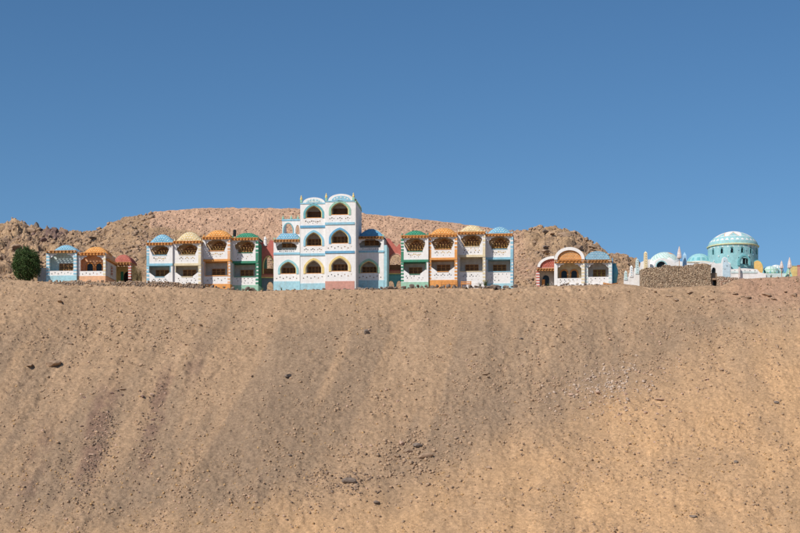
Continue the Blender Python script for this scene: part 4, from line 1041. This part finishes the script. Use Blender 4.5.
# ------------------------------------------------------------ low vaulted domes
def cap_profile(r, h, n=10, pw=2.0, r0=0): return [(r*(max(0, 1-(i/n)**pw))**.5+(.001 if i == n else 0), h*i/n) for i in range(n+1)]
def painted(o_name, prof, n, rule, mats, parent, sx=1, sy=1, bumps=None):
    """a lathe whose faces take their paint from a rule of angle and height"""
    b = MB()
    for k in range(len(prof)-1):
        for i in range(n):
            a0, a1 = 2*math.pi*i/n, 2*math.pi*(i+1)/n; (r0, z0), (r1, z1) = prof[k], prof[k+1]
            b.add([(r0*sx*math.cos(a0), r0*sy*math.sin(a0), z0), (r0*sx*math.cos(a1), r0*sy*math.sin(a1), z0), (r1*sx*math.cos(a1), r1*sy*math.sin(a1), z1), (r1*sx*math.cos(a0), r1*sy*math.sin(a0), z1)],
                  [(0, 1, 2, 3)], rule((a0+a1)/2, (k+.5)/(len(prof)-1)))
    return b.build(o_name, mats, parent)
x, y, z = place(664.5, 268.5, 222.5)
t = thing('low_dome_house', 'low whitish-blue domed house with a black arched opening above the tall rubble wall', 'house', (x, y, z), 0)
zz = lambda a, per: abs(((a*per/(2*math.pi)) % 1)-.5)*2
painted('dome', [(2.25*.995**0*math.sqrt(max(0, 1-(i/26)**2)), 2.15*i/26) for i in range(26)]+[(.001, 2.15)], 96,
    lambda a, h: 3 if (h > .80 and math.cos(a*1.0-.9) > -.5) else (0 if h < .35+.22*zz(a, 9) else (1 if (int(a*16)+int(h*22)) % 4 else 2)), [WHITE, SKYW, LGREEN, PEACH], t)
MB().box(-2.35, 2.5, -2.2, 2.2, -1.5, .25).build('base_wall', WHITE, t)
pf = MB().plate([(-1.9, -.6), (2.4, -.6), (2.4, .5), (1.5, .62), (.9, .35), (.5, .75), (-.1, .9), (-.5, 1.05), (-1.1, .95), (-1.6, .6)], [archhole(-.78, -.5, .62, .5, .58, 12)], -2.42, -2.21).build('front_wall', WHITE, t)
MB().box(-1.45, -.1, -2.205, -2.15, -.5, .75).build('opening', GLASS_SHADE, pf)  # black panel behind the arch, painted in place of interior shade
MB().plate(ring(-.78, -.5, .63, .5, .59, .13, 12, archhole), [], -2.47, -2.423).build('arch_moulding', TURQ, t)
x, y, z = place(699, 266.5, 225)
t = thing('low_dome_house', 'low pale turquoise domed house between the blue pinnacle and the big dome', 'house', (x, y, z), 0)
painted('dome', [(1.75*math.sqrt(max(0, 1-(i/20)**2)), 1.72*i/20) for i in range(20)]+[(.001, 1.72)], 72,
    lambda a, h: 0 if h < .28 else (2 if zz(a, 14) > .55 and .35 < h < .62 else 1), [WHITE, TURQ, DTURQ], t)
MB().box(-1.85, 2.4, -1.7, 1.7, -1.5, .30).build('base_wall', WHITE, t)
MB().box(-1.9, 2.45, -1.76, -1.703, .30, .42).build('white_band', CREAM, t)
x, y, z = place(684.5, 267, 219.8)
o = MB(); o.add([(-.27, -.2, -.4), (.27, -.2, -.4), (.27, .2, -.4), (-.27, .2, -.4), (-.22, -.16, 1.5), (.22, -.16, 1.5), (.22, .16, 1.5), (-.22, .16, 1.5), (0, 0, 1.95)],
    [(0, 1, 5, 4), (1, 2, 6, 5), (2, 3, 7, 6), (3, 0, 4, 7), (4, 5, 8), (5, 6, 8), (6, 7, 8), (7, 4, 8)])
o = o.build('gate_pinnacle', mat('sky_blue_paint', (.36, .56, .74))); o.location = (x, y, z); tag(o, 'sky blue pointed pinnacle right of the closed parasol', 'pinnacle')

# ------------------------------------------------------------ closed parasols
def parasol(px, toppy, basepy, D, label, r=.26, clothm=CANV):
    x, y, z = place(px, basepy, D); k = K*D/220; H = (basepy-toppy)*k
    t = thing('parasol', label, 'parasol', (x, y, z), 0, 'closed parasols')
    MB().lathe([(.035, -.3), (.035, H-.05), (0, H)], 0, 0, 8).build('pole', WOOD, t)
    b = MB(); prof = [(.06, H*.42), (r, H*.46), (r*.95, H*.52), (r*.8, H*.65), (r*.55, H*.8), (r*.22, H*.94), (.03, H*.985)]
    n = 24
    vs = [(rr*(1+.22*(1 if i % 3 == 0 else -.3))*math.cos(2*math.pi*i/n), rr*(1+.22*(1 if i % 3 == 0 else -.3))*math.sin(2*math.pi*i/n), zz_) for rr, zz_ in prof for i in range(n)]
    b.add(vs, [(q*n+i, q*n+(i+1) % n, (q+1)*n+(i+1) % n, (q+1)*n+i) for q in range(len(prof)-1) for i in range(n)])
    b.build('canopy', clothm, t)
    MB().lathe([(r*.62, H*.62), (r*.86, H*.63), (r*.86, H*.66), (r*.62, H*.67)], 0, 0, 12).build('strap', WHITE, t)
parasol(679.3, 246.2, 268, 218.6, 'closed dusty pink parasol standing above the tall rubble wall')
parasol(781.6, 260.5, 274.5, 219, 'shorter closed parasol at the far right', .22)
parasol(789.6, 257.0, 277, 218.6, 'taller closed pinkish parasol at the far right', .25)

# ------------------------------------------------------------ big domed hall
D = 224.0; x, y, z = place(732.9, 276, D); k = K*D/220
t = thing('domed_hall', 'big turquoise hall with a painted dome, white zigzags and a yellow ring', 'hall', (x, y, z), 0)
v = lambda p: (276-p)*k
Rd = 25.0*k; DH_ = v(231.5)-v(246.4)
rule = lambda a, h: (0 if h > .50 and zz(a, 9) > .92-(h-.48)*2.1 and h < .965 else 4 if h > .50 and zz(a, 9) > .78-(h-.48)*2.1 and h < .96 and zz(a, 3) > .4 else 1 if h > .3 and (.33 < h < .50 and zz(a+.13, 22) < (h-.33)/.17*.9 and False) else
     (0 if .24 < h < .38 and zz(a, 28) > .25+(h-.24)/.14*.75 else (2 if (.50 < h < .54) else (3 if (int(a*30)*7+int(h*40)*5) % 23 == 0 else 1))))
prof = [(Rd*.985*(1-(i/64)**1.75)**.60, v(246.4)+DH_*i/64) for i in range(64)]+[(.001, v(231.5))]
painted('dome', prof, 192, rule, [WHITE, TURQ, SKYW, PINK, PEACH], t)
MB().lathe([(Rd-.02, v(248.0)), (Rd+.10, v(247.8)), (Rd+.12, v(246.9)), (Rd-.1, v(246.2))], 0, 0, 96).build('ring_moulding', mat('pale_yellow_paint', (.66, .68, .42)), t)
# drum with real window openings
wa = []
for p in (711.2, 718.2, 727.2, 737.2, 746.4, 753.6): wa.append(math.asin(max(-1, min(1, (p-732.9)/24.6)))-math.pi/2)
NB = 120; b = MB(); zs = [v(290), v(268), v(262), v(256.3), v(250.3), v(248.0)]
def isopen(a): return any(abs(a-q) < .045 for q in wa)
angs = sorted(set([round(2*math.pi*i/NB-math.pi*1.5, 5) for i in range(NB+1)]+[round(q+s_*.05, 5) for q in wa for s_ in (-1, 1)]))
for i in range(len(angs)-1):
    a0, a1 = angs[i], angs[i+1]; am = (a0+a1)/2
    for j in range(len(zs)-1):
        if j == 3 and any(abs(am-q) < .05 for q in wa): continue
        mi = 0
        if j == 4 and int(am*14) % 3 == 0: mi = 1
        b.add([(Rd*.99*math.cos(a0), Rd*.99*math.sin(a0), zs[j]), (Rd*.99*math.cos(a1), Rd*.99*math.sin(a1), zs[j]), (Rd*.99*math.cos(a1), Rd*.99*math.sin(a1), zs[j+1]), (Rd*.99*math.cos(a0), Rd*.99*math.sin(a0), zs[j+1])], [(0, 1, 2, 3)], mi)
b.build('drum_wall', [TURQ, SKYW], t)
for q in wa:
    f = MB(); cx_, cy_ = Rd*.985*math.cos(q), Rd*.985*math.sin(q)
    fr = MB(); fr.plate(ring(0, v(256.3)-.02, .15, .45, .22, .07, 8, archhole), [], -.05, .12)
    o = fr.build('window', DTURQ, t); o.location = (cx_, cy_, 0); o.rotation_euler = (0, 0, q+math.pi/2)
    g = MB().plate([(-.24, v(256.3)-.05), (.24, v(256.3)-.05), (.24, v(250.3)+.04), (-.24, v(250.3)+.04)], [], .13, .15).build('window_pane', GLASS_SHADE, o)
# painted medallions between the windows and the portal arch with its double window
qa = math.asin((738.7-732.9)/24.6)-math.pi/2
o = MB().plate(ring(0, v(269), 7.2*k-.35, .35, .85, .22, 16, archhole), [archhole(0, 0, .01, .01, .01, 2)][:0], -.30, .05).build('portal_arch', DTURQ, t); o.location = (Rd*math.cos(qa), Rd*math.sin(qa), 0); o.rotation_euler = (0, 0, R(6))
pw_ = MB().plate(archhole(0, v(269), 7.2*k-.36, .35, .84, 16), [archhole(-.38, v(267.3), .16, .55, .2, 8), archhole(.38, v(267.3), .16, .55, .2, 8)], -.22, -.02).build('portal_wall', TURQ, t)
pw_.location = o.location; pw_.rotation_euler = o.rotation_euler
g = MB().box(-.7, .7, -.015, .02, v(267.5), v(260.5)).build('double_window_pane', GLASS_SHADE, t); g.location = o.location; g.rotation_euler = o.rotation_euler
for a_, zc_, s_ in ((-2.35, 258.6, .16), (-1.95, 259.2, .16), (-1.1, 259, .15), (-.85, 257.5, .12), (-2.6, 263, .14), (-2.1, 263.5, .14), (-1.55, 253.2, .12), (-1.23, 253.2, .12), (-.93, 253.2, .12), (-1.86, 253.2, .12)):
    o = MB().plate(motif(0, v(zc_), s_, 'dia'), [], -.05, .03).build('ornament', SKYW if s_ > .12 else BLUE, t); o.location = (Rd*.995*math.cos(a_), Rd*.995*math.sin(a_), 0); o.rotation_euler = (0, 0, a_+math.pi/2)
# white and blue front wall, stepped, with a dark side opening
fl = t.location
D2 = 220.2; x, y, z = place(700, 278, D2); k = K*D2/220; v = lambda p: (278-p)*k; hx = lambda p: (p-700)*k
t = thing('forecourt_wall', 'white and pale blue stepped wall in front of the big dome', 'wall', (x, y, z), 0)
MB().plate([(0, v(282)), (hx(766), v(282)), (hx(766), v(273.5)), (hx(760), v(272.5)), (hx(757), v(269.2)), (hx(744), v(268.2)), (hx(731), v(269.2)), (hx(730.5), v(263)), (hx(728), v(262)), (hx(727), v(258)), (hx(724.5), v(256.8)), (hx(722.5), v(258)), (hx(721.5), v(263)), (hx(716), v(263.5)), (hx(714), v(262.3)), (0, v(262))],
    [archhole(hx(713.8), v(273.5), 2.2*k, .35, .45, 10)]+[motif(hx(p), v(270.5), .09, 'tri') for p in (735, 740, 745, 750, 755)]+[motif(hx(p), v(q), .1, 'dia') for p, q in ((723.5, 261.5), (727, 266), (724, 268))], 0, .3).build('wall', WHITE, t)
MB().box(hx(731), hx(757), -.06, -.003, v(273.2), v(271.4)).build('painted_band', SKYW, t)
MB().plate([(hx(722.6), v(277)), (hx(730.2), v(277)), (hx(730.0), v(264)), (hx(727.5), v(262.6)), (hx(726.5), v(258.6)), (hx(724.5), v(257.5)), (hx(723), v(258.6))], [motif(hx(p), v(q), .1, 'dia') for p, q in ((724.5, 261.5), (727, 266), (725, 269.5))], -.07, -.003).build('painted_pier', mat('pale_sky_paint', (.50, .64, .72)), t)
MB().box(hx(711), hx(717), .31, .5, v(274), v(265)).build('opening', GLASS_SHADE, t)  # black backing behind the side arch, its shade given as colour
MB().box(hx(738.3), hx(739.4), -.5, -.1, v(278), v(267.5)).build('gate_post', CANV, t)
# yellow arched shelter
x, y, z = place(757.2, 269.2, 221.6); k = K
t = thing('arched_shelter', 'ochre yellow half-round vault at the foot of the big dome', 'shelter', (x, y, z), R(-12))
MB().plate([(.74*math.cos(math.pi*i/16), 1.12*math.sin(math.pi*i/16)) for i in range(17)]+[(-.74, -.8), (.74, -.8)], [], 0, 2.2).build('vault', mat('ochre_yellow_paint', (.74, .48, .17), dirt=.2), t)
MB().plate(ring(0, -.4, .745, .4, 1.125, .09, 16, archhole), [], .05, 2.1).build('rim', DTURQ, t)
# low domed rooms, far right
for px, py, D, r_, h_, m1, m2, lb in ((770.5, 273.2, 224, 1.15, .95, SKYW, LGREEN, 'small low dome with green ribs left of the right parasols'), (776, 272.2, 226, 1.0, 1.0, WHITE, TURQ, 'small white and turquoise dome just left of the shorter right parasol')):
    x, y, z = place(px, py, D); t = thing('small_dome', lb, 'dome', (x, y, z), 0, 'small domes at the far right')
    painted('dome', [(r_*math.sqrt(max(0, 1-(i/14)**2)), h_*i/14) for i in range(14)]+[(.001, h_)], 48, lambda a, h: 1 if (int(a*8) % 3 == 0 or .3 < h < .45) else 0, [m1, m2], t)
    MB().lathe([(r_, -1), (r_+.06, -1), (r_+.06, .02), (r_-.02, .04)], 0, 0, 32).build('base', m2, t)
x, y, z = place(784, 277, 220.5); k = K
t = thing('pyramid_planter', 'green and white pyramid between the two right parasols', 'planter', (x, y, z), 0)
MB().add([(0, -.4, -.2), (1.1, -.4, -.2), (1.1, .5, -.2), (0, .5, -.2), (.62, .05, 1.45)], [(0, 1, 4), (1, 2, 4), (2, 3, 4), (3, 0, 4)]).build('pyramid', LGREEN, t)
for i in range(3): MB().box(.28+.1*i, .42+.12*i, -.45, -.38, .0+.32*i, .12+.32*i).build('stud', WHITE, t)
x, y, z = place(790.8, 277, 222)
t = thing('boundary_wall', 'ochre yellow wall with blue coping at the right edge', 'wall', (x, y, z), 0)
MB().box(0, .95, 0, .3, -.5, 1.45).build('wall', YELLOW, t); MB().box(-.04, .98, -.04, .34, 1.452, 1.56).build('coping', BLUE, t)
x, y, z = place(797.8, 277, 221)
t = thing('boundary_wall', 'salmon pink wall cut off by the right edge', 'wall', (x, y, z), 0)
MB().box(0, 4, 0, .3, -.5, 1.45).build('wall', PINK, t); MB().box(-.04, 4, -.04, .34, 1.452, 1.55).build('coping', RED, t)
x, y, z = place(762, 276.5, 220.4)
t = thing('boundary_wall', 'low pale green wall with small studs in front of the small domes', 'wall', (x, y, z), 0)
MB().box(0, 3.2, 0, .25, -.5, .42).build('wall', SKYW, t)
for i in range(7): MB().lathe([(.1, .42), (.12, .55), (0, .8)], .2+i*.45, .12, 6).build('stud', LGREEN if i % 2 else DTURQ, t)

# ------------------------------------------------------------ cushions, jars and clutter on the balconies
def jar(px, py, D, h, m, label):
    x, y, z = place(px, py, D)
    o = MB().lathe([(.0, 0), (h*.18, 0), (h*.3, h*.35), (h*.32, h*.55), (h*.2, h*.8), (h*.14, h*.88), (h*.2, h), (0, h)], 0, 0, 12).build('pottery_jar', m); o.location = (x, y, z)
    tag(o, label, 'jar')
jar(407.5, 262.5, 219.6, .0+.75, CREAM, 'cream pottery jar on the balcony parapet of the right block green unit') if False else None

# ------------------------------------------------------------ plants
LEAF = mat('dark_leaf', (.045, .085, .022), rough=.7, var=.35, scale=1.5, bump=0)
LEAFL = mat('dusty_green_leaf', (.12, .17, .06), rough=.7, var=.3, bump=0)
DRY = mat('dry_frond', (.25, .19, .10), rough=.8, var=.3, bump=0)
BARK = mat('bark', (.16, .11, .07), var=.3, bump=.5)
def leafcloud(name, n, size, fn, m, parent):
    r_ = np.random.default_rng(len(name)+n)
    c = fn(r_, n); u = r_.normal(size=(n, 3)); u /= np.linalg.norm(u, axis=1)[:, None]
    w_ = np.cross(u, r_.normal(size=(n, 3))); w_ /= np.linalg.norm(w_, axis=1)[:, None]
    s = size*r_.uniform(.6, 1.4, n)[:, None]
    Vv = np.stack([c-u*s, c+w_*s*.45, c+u*s, c-w_*s*.45], 1).reshape(-1, 3)
    me = bpy.data.meshes.new(name); me.from_pydata(Vv.tolist(), [], np.arange(4*n).reshape(-1, 4).tolist()); me.materials.append(m)
    o = bpy.data.objects.new(name, me); C.objects.link(o); o.parent = parent; return o
x, y, z = place(26, 282.2, 219.3)
t = thing('round_tree', 'dense round dark green tree left of the light blue cottage', 'tree', (x, y, z), 0)
def crown(r_, n):
    d = r_.normal(size=(n, 3)); d /= np.linalg.norm(d, axis=1)[:, None]
    lump = 1+.06*np.sin(d[:, 0]*9+1)+.06*np.sin(d[:, 2]*11+d[:, 1]*7)+.06*np.sin(d[:, 0]*23+d[:, 2]*17)+.04*np.sin(d[:, 1]*31+d[:, 2]*27)
    rad = (r_.uniform(0, 1, n)**.22)*lump
    p = d*rad[:, None]*np.array([1.80, 1.8, 2.2]); sh = 1-.12*np.clip(p[:, 2]/2.2, 0, 1)
    p[:, 0] *= sh*(1+.05*(p[:, 2] < 0)); return p+np.array([0, 0, 2.35])
leafcloud('foliage', 17000, .085, crown, LEAF, t); leafcloud('outer_foliage', 3500, .07, lambda r_, n: (lambda p: (p-np.array([0, 0, 2.35]))*1.03+np.array([0, 0, 2.35]))(crown(r_, n)), LEAFL, t)
MB().lathe([(.22, -.4), (.16, .6), (.13, 1.6), (.05, 3.2)], 0, 0, 10).build('trunk', BARK, t)
for i in range(6):
    a = i*1.05; b = MB(); p0 = Vector((0, 0, .8+.2*i)); p1 = p0+Vector((math.cos(a)*1.1, math.sin(a)*1.1, 1.0))
    b.add([(p0.x-.05, p0.y, p0.z), (p0.x+.05, p0.y, p0.z), (p0.x, p0.y+.06, p0.z), (p1.x-.02, p1.y, p1.z), (p1.x+.02, p1.y, p1.z), (p1.x, p1.y+.02, p1.z)], [(0, 1, 4, 3), (1, 2, 5, 4), (2, 0, 3, 5)]); b.build('limb', BARK, t)
def frond_plant(px, py, D, h, n, m, label, spread=.5, name='shrub', wid=.05):
    x, y, z = place(px, py, D); t = thing(name, label, 'plant', (x, y, z), rnd.uniform(0, 6))
    b = MB()
    for i in range(n):
        a = rnd.uniform(0, 6.28); L = h*rnd.uniform(.6, 1.1); le = spread*rnd.uniform(.2, 1.2)*h; p = Vector((rnd.uniform(-.1, .1)*h, rnd.uniform(-.1, .1)*h, 0)); pts = []
        for q in range(5):
            u = q/4; pts.append(p+Vector((math.cos(a)*le*u*u, math.sin(a)*le*u*u, L*(u-.25*u*u))))
        sd = Vector((-math.sin(a), math.cos(a), 0))*wid*h
        vs = []
        for q, pp in enumerate(pts): ww = (1-q/4.6); vs += [tuple(pp-sd*ww), tuple(pp+sd*ww)]
        b.add(vs, [(2*q, 2*q+1, 2*q+3, 2*q+2) for q in range(4)])
    b.build('foliage', m, t)
    MB().lathe([(.05*h, -.2), (.04*h, .3*h), (.01, .6*h)], 0, 0, 6).build('stem', BARK, t)
frond_plant(135.5, 281.5, 224, 3.0, 70, DRY, 'dry brown palm shrub between the red pavilion and the left block', .35, 'palm_shrub', .012)
frond_plant(139.5, 281.5, 226, 2.6, 60, DRY, 'dry shrub leaning just left of the left block', .35, 'palm_shrub', .012)
frond_plant(485.5, 288, 218.0, 1.5, 60, LEAFL, 'green spiky bush before the joint of the cream and blue units', .6, 'spiky_bush', .02)
frond_plant(480, 288, 218.0, .9, 40, LEAFL, 'smaller green bush left of the spiky one before the cream unit', .7, 'spiky_bush', .03)
frond_plant(334, 291, 217.6, .6, 36, LEAFL, 'little green weed before the red plinth of the tower', .9, 'weed', .03)
frond_plant(340, 291, 217.6, .5, 30, LEAFL, 'second little weed right of the first before the red plinth', .9, 'weed', .03)
frond_plant(281.5, 290.5, 217.8, .7, 30, LEAFL, 'small green weed before the left wing', .6, 'weed', .03)
frond_plant(197, 236, 262, 1.8, 30, DRY, 'dead brown sapling on the bank behind the cream unit', .2, 'sapling', .02)
frond_plant(16, 282, 219, .7, 30, LEAFL, 'dusty weed at the left foot of the round tree', .8, 'weed', .03)

for px_, h_, lb_ in WEEDS:
    x_ = WX(px_, 217.2); D_ = 217.2
    frond_plant(px_, 500-(float(slope_h(np.array([x_]), np.array([-2.8]))[0])-CAMZ)/(K*D_/220), D_, h_, 34, LEAFL, lb_, .8, 'weed', .03)
